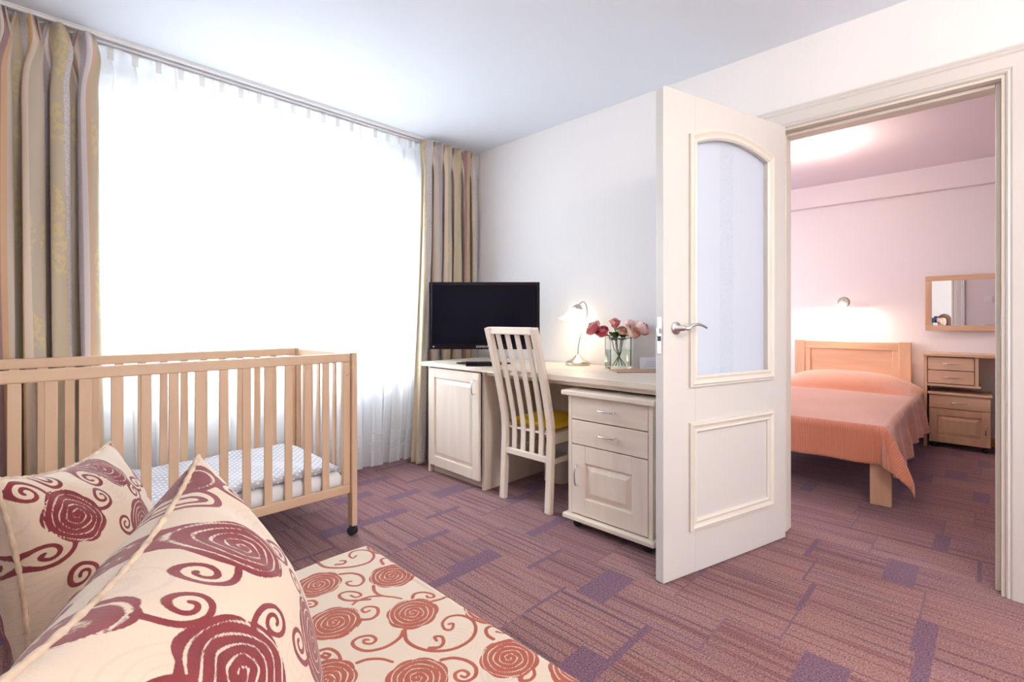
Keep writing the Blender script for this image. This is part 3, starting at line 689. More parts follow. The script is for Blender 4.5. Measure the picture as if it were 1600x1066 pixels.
# ------------------------------------------------------------------ desk wall furniture
def bow_handle(cx, cy, cz, length, axis, parent, out=(-1, 0, 0)):
    o = Vector(out); ax = Vector((0, 1, 0)) if axis == 'y' else Vector((0, 0, 1)); c = Vector((cx, cy, cz)); h = length/2
    P = [c-ax*h, c-ax*h+o*0.016, c-ax*(h*0.6)+o*0.024, c+o*0.027, c+ax*(h*0.6)+o*0.024, c+ax*h+o*0.016, c+ax*h]
    bm = bmesh.new(); pts = smooth_path(P, 4); tube(bm, pts, 0.0042, 8)
    return obj('handle', bm, CHROME, parent, True, label='chrome bow handle')
def panel_door(x, y0, y1, z0, z1, mats, parent, th=0.020, fr=0.062, name='door'):
    """frame-and-panel door facing -X at front plane x"""
    bm = bmesh.new()
    box(bm, x, x+th, y0, y0+fr, z0, z1, bev=0.002); box(bm, x, x+th, y1-fr, y1, z0, z1, bev=0.002)
    box(bm, x+0.0005, x+th, y0+fr, y1-fr, z0, z0+fr*1.05, bev=0.0018); box(bm, x+0.0005, x+th, y0+fr, y1-fr, z1-fr*1.05, z1, bev=0.0018)
    d = obj(name, bm, mats[2], parent)
    bm = bmesh.new(); a0, a1, b0, b1 = y0+fr, y1-fr, z0+fr*1.05, z1-fr*1.05
    rings = []
    for ins, dx in ((0, 0.010), (0.008, 0.010), (0.034, 0.002), (0.036, 0.002)):
        rings.append([bm.verts.new((x+dx, y, z)) for y, z in ((a0+ins, b0+ins), (a1-ins, b0+ins), (a1-ins, b1-ins), (a0+ins, b1-ins))])
    for r, q in zip(rings, rings[1:]):
        for i in range(4): bm.faces.new((r[i], r[(i+1) % 4], q[(i+1) % 4], q[i]))
    bm.faces.new(rings[-1])
    r = [bm.verts.new((x+th-0.004, v.co.y, v.co.z)) for v in rings[0]]
    for i in range(4): bm.faces.new((rings[0][i], rings[0][(i+1) % 4], r[(i+1) % 4], r[i]))
    bm.faces.new(r)
    obj('raised_panel', bm, mats[2], d)
    return d
desk = thing('desk', 'long whitewashed birch desk top along the white wall', 'desk', (2.35, 1.9, 0))
bm = bmesh.new()
prism(bm, [(2.03, 2.875), (2.012, 2.865), (2.012, 2.30), (2.03, 2.20), (2.03, 1.00), (XW-0.004, 1.00), (XW-0.004, 2.875)], 2, 0.747, 0.775)
bmesh.ops.bevel(bm, geom=bm.edges[:], offset=0.004, segments=2, affect='EDGES')
obj('desk_top', bm, BIRCH[1], desk)
obj('side_panel', B(2.12, XW-0.02, 1.008, 1.030, 0.002, 0.746), BIRCH[2], desk)
obj('back_rail', B(XW-0.045, XW-0.022, 1.031, 2.249, 0.42, 0.746), BIRCH[1], desk)
obj('under_batten', B(2.075, 2.10, 1.031, 2.249, 0.722, 0.746), BIRCH[1], desk)
bm = bmesh.new(); tube(bm, smooth_path([(2.62, 1.86, 0.742), (2.60, 1.80, 0.70), (2.60, 1.72, 0.62), (2.61, 1.66, 0.50), (2.62, 1.66, 0.2), (2.62, 1.7, 0.03)]), 0.004, 6)
tag(obj('power_cord', bm, BLACK, None, True), 'thin black cord hanging under the desk top', 'cord')

cab = thing('fridge_cabinet', 'whitewashed birch cabinet with panelled door below the television', 'cabinet', (2.35, 2.55, 0))
obj('side_panel', B(2.056, XW-0.02, 2.250, 2.274, 0.002, 0.746, bev=0.001), BIRCH[2], cab)
obj('side_panel', B(2.056, XW-0.02, 2.815, 2.838, 0.002, 0.746, bev=0.001), BIRCH[2], cab)
obj('back_panel', B(XW-0.03, XW-0.021, 2.275, 2.814, 0.06, 0.746), BIRCH[2], cab)
obj('bottom_board', B(2.075, XW-0.031, 2.275, 2.814, 0.055, 0.075), BIRCH[1], cab)
obj('plinth', B(2.09, 2.108, 2.275, 2.814, 0.002, 0.054), BIRCH[1], cab)
d = panel_door(2.034, 2.262, 2.800, 0.066, 0.738, BIRCH, cab)
bow_handle(2.034, 2.300, 0.648, 0.085, 'z', d)
Mh = Matrix.Translation((2.054, 2.800, 0)) @ Matrix.Rotation(math.radians(-1.8), 4, 'Z') @ Matrix.Translation((-2.054, -2.800, 0))
for o_ in [d]+list(d.children): o_.data.transform(MW(cab).inverted() @ Mh @ MW(cab))
bm = bmesh.new(); lathe(bm, [(0.006, 0), (0.006, 0.002), (0, 0.0025)], (2.0385, 2.62, 0.708), 14, Matrix.Rotation(-PI/2, 4, 'Y')); obj('lock_cap', bm, NICKEL, d, True)

def drawer(x, y0, y1, z0, z1, parent, mats, hl=0.09):
    d = obj('drawer', B(x, x+0.019, y0, y1, z0, z1, bev=0.0018), mats[1], parent)
    bow_handle(x, (y0+y1)/2, (z0+z1)/2+0.004, hl, 'y', d)
    return d
ped = thing('drawer_pedestal', 'whitewashed birch pedestal with two drawers and a door, on castors', 'drawer unit', (2.2, 1.33, 0))
py0, py1, px0 = 1.086, 1.566, 2.022
obj('top_board', B(px0-0.030, 2.46, py0-0.022, py1+0.026, 0.682, 0.708, bev=0.005), BIRCH[1], ped)
obj('bottom_board', B(px0-0.028, 2.45, py0-0.018, py1+0.020, 0.047, 0.071, bev=0.005), BIRCH[1], ped)
for y in (py0, py1-0.022): obj('side_panel', B(px0, 2.44, y, y+0.022, 0.072, 0.681, bev=0.001), BIRCH[2], ped)
obj('back_panel', B(2.43, 2.438, py0+0.023, py1-0.023, 0.072, 0.681), BIRCH[2], ped)
obj('inner_shelf', B(px0+0.023, 2.42, py0+0.023, py1-0.023, 0.415, 0.425), BIRCH[1], ped)
drawer(px0-0.001, py0+0.024, py1-0.024, 0.561, 0.677, ped, BIRCH); drawer(px0-0.001, py0+0.024, py1-0.024, 0.434, 0.556, ped, BIRCH)
d = panel_door(px0-0.001, py0+0.024, py1-0.024, 0.077, 0.429, BIRCH, ped, fr=0.082)
bow_handle(px0-0.001, py1-0.060, 0.275, 0.10, 'z', d)
for x in (px0+0.03, 2.39):
    for y in (py0+0.04, py1-0.04): castor(x, y, ped, 0.021, 0.046)

# ------------------------------------------------------------------ chair
def bar(bm, path, wy, tx):
    """bar swept in the XZ plane: path of (x,y,z); cross-section wy along Y, tx perpendicular"""
    pts = smooth_path(path, 5); rings = []
    for i, p in enumerate(pts):
        t = (pts[min(i+1, len(pts)-1)]-pts[max(i-1, 0)]).normalized(); n = Vector((0, 1, 0)).cross(t).normalized(); yv = Vector((0, 1, 0))
        c = 0.004
        sec = [(-wy/2+c, -tx/2), (wy/2-c, -tx/2), (wy/2, -tx/2+c), (wy/2, tx/2-c), (wy/2-c, tx/2), (-wy/2+c, tx/2), (-wy/2, tx/2-c), (-wy/2, -tx/2+c)]
        rings.append([bm.verts.new(p+yv*a+n*b) for a, b in sec])
    for a, b in zip(rings, rings[1:]):
        for i in range(8): bm.faces.new((a[i], a[(i+1) % 8], b[(i+1) % 8], b[i]))
    bm.faces.new(rings[0][::-1]); bm.faces.new(rings[-1])
    return bm
def make_chair(loc, rz, label):
    t = thing('dining_chair', label, 'chair', loc, rz, 'birch slat-back chairs')
    BX = lambda z: (0.0, -0.125)[0]+(0.018*math.sin(min(z, 0.5)/0.5*PI/2) - 0.145*max(0, (z-0.45)/0.58)**1.25)
    W = 0.178
    P = lambda n, bm, m=BIRCH[2], **k: obj(n, bm, m, t, world=False, **k)
    for s in (-1, 1):
        P('back_leg', bar(bmesh.new(), [(BX(z), s*W, z) for z in (0.001, 0.25, 0.45, 0.6, 0.78, 0.92, 1.024)], 0.042, 0.034), smooth='auto')
        P('front_leg', bar(bmesh.new(), [(0.425, s*W*1.06, 0.001), (0.42, s*W*1.08, 0.2), (0.415, s*W*1.08, 0.42)], 0.034, 0.034), smooth='auto')
        P('side_rail', B(0.02, 0.415, s*W-0.011, s*W+0.011, 0.375, 0.422, bev=0.003), BIRCH[0])
        P('stretcher', B(0.015, 0.41, s*W-0.008, s*W+0.008, 0.262, 0.292, bev=0.003), BIRCH[0])
    P('front_rail', B(0.405, 0.428, -W, W, 0.375, 0.422, bev=0.003), BIRCH[1])
    P('lower_back_rail', B(0.003, 0.027, -W+0.018, W-0.018, 0.272, 0.306, bev=0.003), BIRCH[1])
    bm = bmesh.new(); box(bm, BX(1.0)-0.012, BX(1.0)+0.013, -W+0.012, W-0.012, 0.988, 1.03, bev=0.005); P('top_rail', bm, BIRCH[1])
    for k in range(4):
        y = -0.108+0.072*k
        P('back_slat', bar(bmesh.new(), [(BX(z)+0.004, y*(0.93+0.12*z), z) for z in (0.30, 0.45, 0.6, 0.78, 0.92, 0.995)], 0.037, 0.012), smooth='auto')
    P('seat', B(0.022, 0.44, -W-0.012, W+0.012, 0.422, 0.436, bev=0.004), BIRCH[0])
    bm = bmesh.new()
    n = 16
    for top in (1,):
        vs = {}
        for sgn in (1, -1):
            for i in range(n+1):
                for j in range(n+1):
                    u, v = i/n*2-1, j/n*2-1
                    e = (max(0, 1-u**6)*max(0, 1-v**6))**0.5
                    key = (i, j, sgn) if 0 < i < n and 0 < j < n else (i, j, 0)
                    if key not in vs: vs[key] = bm.verts.new((0.232+u*0.195, v*0.172, 0.462+sgn*0.026*e+(0.008*sgn*(1-u*u)*(1-v*v) if sgn > 0 else 0)))
            for i in range(n):
                for j in range(n):
                    q = [(i, j), (i+1, j), (i+1, j+1), (i, j+1)]
                    q = [vs[(a, b, sgn) if 0 < a < n and 0 < b < n else (a, b, 0)] for a, b in q]
                    bm.faces.new(q if sgn > 0 else q[::-1])
    P('cushion', bm, YELL, smooth=True, label='yellow seat cushion')
    return t
ch = make_chair((2.067, 1.915, 0), 0, 'birch slat-back chair with a yellow cushion pushed under the long desk')

# ------------------------------------------------------------------ television and things on the desk
tvc = Vector((2.215, 2.425, 0)); ta = math.atan2(RT.y, RT.x)
tv = thing('television', 'flat black television on a glass foot in the corner', 'television', (tvc.x, tvc.y, 0.775), ta)
# local x along image right, local y away from camera
TW, z0, z1 = 0.371, 0.098, 0.548
bm = bmesh.new(); fr = 0.022
for a in ((-TW, -TW+fr, z0, z1), (TW-fr, TW, z0, z1), (-TW+fr, TW-fr, z1-0.024, z1), (-TW+fr, TW-fr, z0, z0+0.036)): box(bm, a[0], a[1], -0.018, 0.012, a[2], a[3], bev=0.003)
box(bm, -TW+fr, TW-fr, -0.006, 0.012, z0+0.036, z1-0.024)
obj('bezel', bm, GLOSSB, tv, world=False)
obj('screen', B(-TW+fr, TW-fr, -0.010, -0.0065, z0+0.036, z1-0.024), SCREEN, tv, world=False)
bm = bmesh.new(); box(bm, -TW+0.03, TW-0.03, 0.0125, 0.045, z0+0.04, z1-0.05, bev=0.012); obj('rear_housing', bm, BLACK, tv, world=False)
bm = bmesh.new(); box(bm, -0.035, 0.035, 0.004, 0.020, 0.008, z0+0.01, bev=0.004); obj('neck', bm, GLASS, tv, world=False)
bm = bmesh.new(); lathe(bm, [(0.0, 0.0006), (0.17, 0.0006), (0.175, 0.004), (0.17, 0.008), (0, 0.008)], (0, 0.01, 0), 40, Matrix.Scale(1, 4)); 
for v in bm.verts: v.co.y = 0.01+(v.co.y-0.01)*0.55; v.co.x *= 1.1
obj('foot', bm, GLOSSB, tv, 'auto', world=False)
def text_mesh(body, size, depth):
    c = bpy.data.curves.new('t', 'FONT'); c.body = body; c.size = size; c.extrude = depth; c.align_x = 'CENTER'; c.resolution_u = 3
    o = bpy.data.objects.new('t', c); COL.objects.link(o); dg = bpy.context.evaluated_depsgraph_get()
    me = bpy.data.meshes.new_from_object(o.evaluated_get(dg)); bm = bmesh.new(); bm.from_mesh(me)
    bpy.data.objects.remove(o); bpy.data.meshes.remove(me); return bm
bm = text_mesh('SAMSUNG', 0.019, 0.0004)
for v in bm.verts: v.co.x *= 1.25
bmesh.ops.rotate(bm, verts=bm.verts[:], matrix=Matrix.Rotation(PI/2, 3, 'X')); bmesh.ops.translate(bm, verts=bm.verts[:], vec=(0, -0.0186, z0+0.012))
obj('logo', bm, LETTER, tv, world=False, label='small silver lettering on the lower bezel')
obj('badge', B(-0.345, -0.333, -0.0190, -0.0180, z0+0.014, z0+0.022), INK, tv, world=False)

stb = thing('set_top_box', 'low black receiver box in front of the television foot', 'receiver', (2.115, 2.33, 0.7756), ta+0.10)
obj('case', B(-0.11, 0.11, -0.045, 0.045, 0.0005, 0.026, bev=0.003), GLOSSB, stb, world=False)
obj('display', B(0.03, 0.08, -0.0462, -0.0452, 0.008, 0.018), SCREEN, stb, world=False)

lamp = thing('table_lamp', 'lit nickel desk lamp with a white tulip glass shade', 'lamp', (2.585, 1.925, 0.7755), ta)
P = lambda n, bm, m, **k: obj(n, bm, m, lamp, world=False, **k)
P('base', lathe(bmesh.new(), [(0.078, 0.0003), (0.080, 0.004), (0.079, 0.018), (0.074, 0.024), (0.045, 0.036), (0.026, 0.052), (0.014, 0.066), (0.008, 0.070), (0, 0.070)], seg=40), NICKEL, smooth='auto')
arm = smooth_path([(0, 0, 0.06), (0.003, 0, 0.12), (0.020, 0, 0.20), (0.046, 0, 0.28), (0.060, 0, 0.34), (0.054, 0, 0.392), (0.034, 0, 0.412), (0.012, 0, 0.398), (0.004, 0, 0.385)], 5)
P('arm', tube(bmesh.new(), arm, 0.0048, 10), NICKEL, smooth=True)
MS = Matrix.Translation((0.004, 0, 0.385)) @ Matrix.Rotation(math.radians(14), 4, 'Y') @ Matrix.Scale(-1, 4, (0, 0, 1))
P('shade_holder', lathe(bmesh.new(), [(0, -0.012), (0.014, -0.010), (0.030, 0.006), (0.033, 0.022), (0.028, 0.022)], seg=28, M=MS), NICKEL, smooth=True)
shade = lathe(bmesh.new(), [(0.026, 0.016), (0.040, 0.030), (0.062, 0.055), (0.074, 0.078), (0.090, 0.098), (0.105, 0.108), (0.103, 0.109), (0.088, 0.101), (0.072, 0.081), (0.059, 0.058), (0.037, 0.033), (0.024, 0.019)], seg=48, M=MS, squash=lambda a, z: 1+0.05*math.sin(6*a)*max(0, (z-0.05)/0.06))
P('lamp_shade', shade, SHADE, smooth=True, label='glowing white scalloped glass shade')
P('bulb', lathe(bmesh.new(), [(0, 0.03), (0.012, 0.035), (0.02, 0.06), (0.015, 0.08), (0, 0.086)], seg=16, M=MS), BULB, smooth=True)
point('table_lamp_light', (2.585-0.004, 1.925+0.0, 0.775+0.245), 0.45, WARM, 0.03)

# vase of roses
vc = Vector((2.572, 1.612, 0.7755)); vase = thing('vase', 'rectangular clear glass vase half filled with water', 'vase', vc, ta+0.22)
w_, d_, h_, t_ = 0.068, 0.040, 0.190, 0.005
bm = bmesh.new()
def rect_ring(bm, w, d, z): return [bm.verts.new((x, y, z)) for x, y in ((-w, -d), (w, -d), (w, d), (-w, d))]
R1 = [rect_ring(bm, w_, d_, 0.0005), rect_ring(bm, w_, d_, h_), rect_ring(bm, w_-t_, d_-t_, h_), rect_ring(bm, w_-t_, d_-t_, 0.012)]
for a, b in zip(R1, R1[1:]):
    for i in range(4): bm.faces.new((a[i], a[(i+1) % 4], b[(i+1) % 4], b[i]))
bm.faces.new(R1[0][::-1]); bm.faces.new(R1[-1])
obj('glass_body', bm, GLASS, vase, world=False)
obj('water', B(-w_+t_-0.0005, w_-t_+0.0005, -d_+t_-0.0005, d_-t_+0.0005, 0.0125, 0.115), WATER, vase, world=False)
def rose_bloom(r, seed, openness=1.0):
    rnd = random.Random(seed); bm = bmesh.new()
    for k in range(15):
        lay = k/14; a0 = k*2.4; rad = r*(0.16+0.84*lay**0.9)*openness; hgt = r*(1.75-0.45*lay); wdt = 1.1+0.5*lay
        n, m = 10, 8; g = []
        for j in range(m+1):
            v = j/m; row = []
            for i in range(n+1):
                u = i/n*2-1; a = a0+u*wdt*(0.45+0.55*math.sin(PI*min(v+0.15, 1)*0.62))
                rr = rad*(0.12+0.88*math.sin(min(PI/2, v*2.3))**0.8)*(1-0.16*(1-lay)*v+0.10*lay*max(0, v-0.7)/0.3)
                z = hgt*v*(1-0.22*u*u)-r*0.8-0.12*r*lay*max(0, v-0.7)/0.3
                row.append(bm.verts.new((rr*math.cos(a), rr*math.sin(a), z+rnd.uniform(-.01, .01)*r)))
            g.append(row)
        for a, b in zip(g, g[1:]):
            for i in range(n):
                f = bm.faces.new((a[i], a[i+1], b[i+1], b[i])); f.material_index = k % 3
    return bm
def leaf_bm(length, width):
    bm = bmesh.new(); n = 10; top = []
    for i in range(n+1):
        s = i/n; w2 = width/2*math.sin(PI*s**0.8)**0.8+0.0006; z = -0.25*length*s*s
        top.append([bm.verts.new((length*s, -w2, z+w2*0.25)), bm.verts.new((length*s, 0, z)), bm.verts.new((length*s, w2, z+w2*0.25))])
    for a, b in zip(top, top[1:]):
        for i in range(2): bm.faces.new((a[i], a[i+1], b[i+1], b[i]))
    return bm
def vl(px, py, t):          # a point in the room seen from the tripod height
    a = (px-800)/762; return F*t+RT*(a*t)+Vector((0, 0, 1.07+(500-py)/762*t))
SP = [(927, 513, 2.86, 0.042, 0, 'wide open pink rose at the far left of the bouquet', (-0.8, 0.1), 1.25), (941, 519, 2.83, 0.038, 2, 'hot pink rose drooping over the left rim of the vase', (-0.5, -0.5), 1.0),
      (961, 505, 2.92, 0.038, 0, 'upright pink rosebud topping the bouquet', (0.0, -0.1), 0.85), (973, 517, 2.85, 0.032, 1, 'small peach rose at the centre front of the bouquet', (0.1, -0.6), 0.9),
      (984, 507, 2.98, 0.034, 0, 'greenish pink rose at the back of the bouquet', (0.4, 0.5), 0.9), (989, 519, 2.84, 0.042, 1, 'large peach rose leaning to the right over the vase', (0.6, -0.5), 1.05),
      (1004, 514, 2.90, 0.042, 0, 'pink rose at the far right of the bouquet', (0.9, 0.0), 1.1)]
base = vc+Vector((0, 0, 0.02)); R3 = Matrix.Rotation(ta+0.22, 3, 'Z')
for k, (px, py, t, r, pm, lab, (tr_, tf), op) in enumerate(SP):
    hd = vl(px, py, t); a = k*0.9
    foot = vc+R3 @ Vector((-(k-3)*0.014, 0.018*math.sin(k*2.1), 0.018)); neck = vc+R3 @ Vector(((k-3)*0.006, 0.01*math.cos(k*2), 0.105)); rim = vc+R3 @ Vector(((k-3)*0.015, 0.016*math.cos(k*2.3), 0.19))
    rs = thing('rose', lab, 'flower', foot, 0, 'roses in the glass vase')
    dirv = (RT*tr_+F*tf+Vector((0, 0, 0.75))).normalized()
    q = dirv.to_track_quat('Z', 'Y').to_matrix().to_4x4()
    obj('stem', tube(bmesh.new(), smooth_path([foot, neck, rim, hd-dirv*r*0.8], 5), 0.0026, 7), OLIVE, rs, True)
    bm = rose_bloom(r, k, op); bmesh.ops.transform(bm, matrix=Matrix.Translation(hd) @ q, verts=bm.verts[:]); bl_ = obj('bloom', bm, PET[pm], rs, True); bl_.data.materials.append(PETD[pm]); bl_.data.materials.append(PETL[pm])
    for j in range(3):
        ang = a+j*2.2; lm = leaf_bm(0.066, 0.044)
        pos = neck.lerp(rim, 0.75+0.2*j) if j < 2 else rim.lerp(hd, 0.45)
        MM = Matrix.Translation(pos) @ Matrix.Rotation(ang, 4, 'Z') @ Matrix.Rotation(-0.5-0.35*(j == 1), 4, 'Y')
        bmesh.ops.transform(lm, matrix=MM, verts=lm.verts[:]); obj('leaf', lm, LEAFG, rs, True)

mat_ = thing('place_mat', 'tan woven mat lying on the desk beside the vase', 'mat', (2.47, 1.38, 0.7755), ta+0.1)
obj('mat_body', B(-0.16, 0.22, -0.012, 0.14, 0.0003, 0.006, bev=0.002), TAN, mat_, world=False)
card = thing('tent_card', 'white printed tent card standing on the tan mat', 'card', (2.62, 1.42, 0.7822), ta+0.05)
bm = bmesh.new(); prism(bm, [(-0.018, 0.0002), (0.0, 0.068), (0.018, 0.0002), (0.0165, 0.0002), (0.0, 0.064), (-0.0165, 0.0002)], 0, -0.07, 0.07); obj('card_sheet', bm, PAPER, card, world=False)
bm = bmesh.new()
for i in range(4): box(bm, -0.045+0.006*i, 0.045-0.006*i, -0.0147+0.0024*i-0.0012, -0.0142+0.0024*i, 0.016+i*0.0095, 0.0172+i*0.0095)
obj('text_line', bm, INK, card, world=False, label='faint grey lines of print')
bn = thing('waste_bin', 'small round beige bin on the floor under the desk', 'bin', (2.545, 2.035, 0))
obj('bin_body', lathe(bmesh.new(), [(0.068, 0.001), (0.075, 0.004), (0.09, 0.155), (0.093, 0.16), (0.087, 0.16), (0.072, 0.008), (0, 0.008)], seg=32), BINM, bn, 'auto', world=False)
bm = bmesh.new(); tube(bm, [(0.094*math.cos(a), 0.094*math.sin(a), 0.158) for a in [2*PI*i/40 for i in range(41)]], 0.003, 6); obj('rim', bm, BINM, bn, True, world=False)

# ------------------------------------------------------------------ bedroom
bed = thing('bed', 'birch single bed with panelled headboard under a salmon spread', 'bed', (4.6, 0.95, 0))
hx = 5.70
def pb(n, *a, bev=0.003, **k): return obj(n, B(*a, bev=bev), SHADED_BIRCH, bed, **k)
for y in (0.503, 1.355): pb('headboard_post', hx-0.02, hx+0.035, y, y+0.088, 0.002, 0.866, bev=0.004)
pb('headboard_rail', hx-0.01, hx+0.025, 0.592, 1.354, 0.785, 0.858); pb('headboard_rail', hx-0.01, hx+0.025, 0.592, 1.354, 0.38, 0.45)
pb('headboard_stile', hx-0.008, hx+0.022, 0.592, 0.640, 0.451, 0.784); pb('headboard_stile', hx-0.008, hx+0.022, 1.306, 1.354, 0.451, 0.784)
pb('headboard_panel', hx+0.004, hx+0.016, 0.640, 1.306, 0.451, 0.784, bev=0.0)
BY0, BY1, BX0 = 0.43, 1.43, 3.47
for y in (BY0-0.035+0.0, BY1-0.065): pb('foot_leg', BX0+0.01, BX0+0.045, y, y+0.10, 0.002, 0.30)
pb('side_rail', BX0+0.046, hx-0.021, BY0+0.012, BY0+0.036, 0.2, 0.34); pb('side_rail', BX0+0.046, hx-0.021, BY1-0.036, BY1-0.012, 0.2, 0.34)
pb('foot_rail', BX0+0.02, BX0+0.044, BY0+0.07, BY1-0.07, 0.24, 0.34)
tag(obj('bed_mattress', pad(BX0+0.012, hx-0.03, BY0+0.012, BY1-0.012, 0.342, 0.442, 40, 24, 0.0, 0, 0.05), MATTW, None, True), 'white mattress hidden under the salmon bedspread', 'mattress')
tag(obj('bed_pillow', pad(5.14, 5.60, 0.56, 1.32, 0.452, 0.56, 30, 30, 0.0, 0, 0.16), MATTW, None, True), 'white bed pillow hidden under the salmon bedspread', 'pillow')
def spread():
    bm = bmesh.new(); uvl = bm.loops.layers.uv.new('UVMap'); na, nb = 150, 110
    top = 0.462; A0, A1 = -0.235, hx-0.035-BX0; B0, B1 = -0.30, BY1-BY0+0.30; wy = BY1-BY0
    g = []
    for i in range(na+1):
        a = A0+(A1-A0)*i/na; row = []
        for j in range(nb+1):
            b = B0+(B1-B0)*j/nb
            da = max(0, -a); s = -1 if b < 0 else (1 if b > wy else 0); db = max(0, -b, b-wy)
            x = BX0+max(0, a); y = BY0+min(max(b, 0), wy)
            # pillow rise at the head
            u = (x-5.37)/0.30; v = (y-0.94)/0.50
            hgt = 0.0
            if abs(u) < 1.25:
                hgt = 0.145*max(0, 1-abs(u/1.25)**2.2)**0.75*max(0, 1-min(1, abs(v/1.02))**2.6)**0.7
            z = top+hgt+0.004*math.sin(x*9)*math.cos(y*7)
            r = math.hypot(da, db)
            if r > 0:
                dx, dy = -da/r, s*db/r
                out = 0.022*min(1, r/0.04)
                cf = (da*db)/(r*r)*2          # 1 on the corner diagonal
                if s == 0: fo = 0.010*math.sin(y*23+1)*min(1, r/0.2)
                elif da == 0: fo = (0.020*math.sin(x*11+0.6)+0.012*math.sin(x*25))*min(1, r/0.2)+0.06*min(1, r/.3)*math.exp(-((x-5.0)/0.22)**2)+0.04*min(1, r/.3)*math.exp(-((x-3.85)/0.25)**2)
                else: fo = 0.13*cf*min(1, r/0.3)+0.025*math.sin(math.atan2(db, da)*9)*min(1, r/0.2)
                out += fo+0.05*r
                x += dx*out; y += dy*out
                z = z-max(0, r-0.012)*(0.985-0.06*cf)
                if z < 0.012: z = 0.012
            row.append((bm.verts.new((x, y, z)), (a, b)))
        g.append(row)
    for p, q in zip(g, g[1:]):
        for j in range(nb):
            c = (p[j], p[j+1], q[j+1], q[j]); f = bm.faces.new([t[0] for t in c])
            for l, t in zip(f.loops, c): l[uvl].uv = t[1]
    return bm
me_bm = spread(); me = bpy.data.meshes.new('bedspread'); me_bm.to_mesh(me); me_bm.free(); me.shade_smooth(); me.materials.append(SPREAD)
bs = bpy.data.objects.new('bedspread', me); COL.objects.link(bs); m = bs.modifiers.new('th', 'SOLIDIFY'); m.thickness = 0.006; m.offset = 1
tag(bs, 'salmon ribbed bedspread hanging over the bedroom bed', 'bedspread')

sc = thing('wall_light', 'small nickel wall light glowing above the headboard', 'lamp', (XF, 1.03, 1.245))
P = lambda n, bm, m, **k: obj(n, bm, m, sc, world=False, **k)
P('wall_plate', lathe(bmesh.new(), [(0.052, 0.0005), (0.052, 0.008), (0.044, 0.016), (0, 0.020)], (0, 0, 0.0), 32, Matrix.Rotation(-PI/2, 4, 'Y')), NICKEL, smooth='auto')
P('arm', tube(bmesh.new(), smooth_path([(-0.015, 0, 0.0), (-0.05, 0, 0.012), (-0.075, 0, 0.03), (-0.085, 0, 0.004)]), 0.005, 8), NICKEL, smooth=True)
P('lamp_shade', lathe(bmesh.new(), [(0.010, 0.01), (0.018, 0.0), (0.034, -0.03), (0.042, -0.06), (0.040, -0.06), (0.032, -0.03), (0.016, -0.003)], (-0.085, 0, -0.005), 32), SHADE, smooth=True, label='glowing white glass shade')
point('wall_light_lamp', (XF-0.10, 1.03, 1.19), 13.0, (1.0, 0.82, 0.60), 0.02)

def ceiling_lamp(name, x, y, label, power, col):
    t = thing(name, label, 'lamp', (x, y, H), 0, 'round glass ceiling lamps')
    obj('base_plate', lathe(bmesh.new(), [(0.13, -0.0135), (0.13, -0.024), (0.10, -0.034), (0, -0.034)], seg=40), WHITE, t, 'auto', world=False)
    obj('glass_bowl', lathe(bmesh.new(), [(0.200, -0.036), (0.197, -0.046), (0.16, -0.074), (0.10, -0.094), (0.04, -0.103), (0, -0.105)], seg=48), BOWL, t, True, world=False, label='glowing opal glass bowl')
    for k in range(3):
        a = k*2*PI/3+0.75
        bm = bmesh.new(); box(bm, 0.192, 0.206, -0.006, 0.006, -0.054, -0.030, bev=0.002); box(bm, 0.12, 0.20, -0.003, 0.003, -0.0345, -0.030)
        bmesh.ops.rotate(bm, verts=bm.verts[:], matrix=Matrix.Rotation(a, 3, 'Z')); obj('clip', bm, NICKEL, t, world=False)
    point(name+'_light', (x, y, H-0.22), power, col, 0.12)
    return t
ceiling_lamp('ceiling_lamp', 4.34, 1.01, 'round glowing glass ceiling lamp in the bedroom', 11, (1.0, 0.79, 0.64))
ceiling_lamp('ceiling_lamp', 0.95, -0.75, 'added unseen glass ceiling lamp lighting the living room from behind the camera', 34, (1.0, 0.85, 0.73))  # unseen lamp added as warm fill for the living room

mr_ = thing('wall_mirror', 'rectangular birch framed mirror on the pink bedroom wall', 'mirror', (XF-0.042, -0.10, 1.22), math.radians(3.6))
P = lambda n, bm, m, **k: obj(n, bm, m, mr_, world=False, **k)
my0, my1, mz0, mz1, mf = -0.52, 0.508, -0.245, 0.238, 0.046
P('frame_rail', B(-0.012, 0.012, my0, my1, mz1-mf, mz1, bev=0.003), SHADED_BIRCH[1]); P('frame_rail', B(-0.012, 0.012, my0, my1, mz0, mz0+mf, bev=0.003), SHADED_BIRCH[1])
P('frame_stile', B(-0.012, 0.012, my1-mf, my1, mz0+mf, mz1-mf, bev=0.003), SHADED_BIRCH[2]); P('frame_stile', B(-0.012, 0.012, my0, my0+mf, mz0+mf, mz1-mf, bev=0.003), SHADED_BIRCH[2])
P('glass', B(-0.004, 0.004, my0+mf, my1-mf, mz0+mf, mz1-mf), MIRR, label='mirror glass')

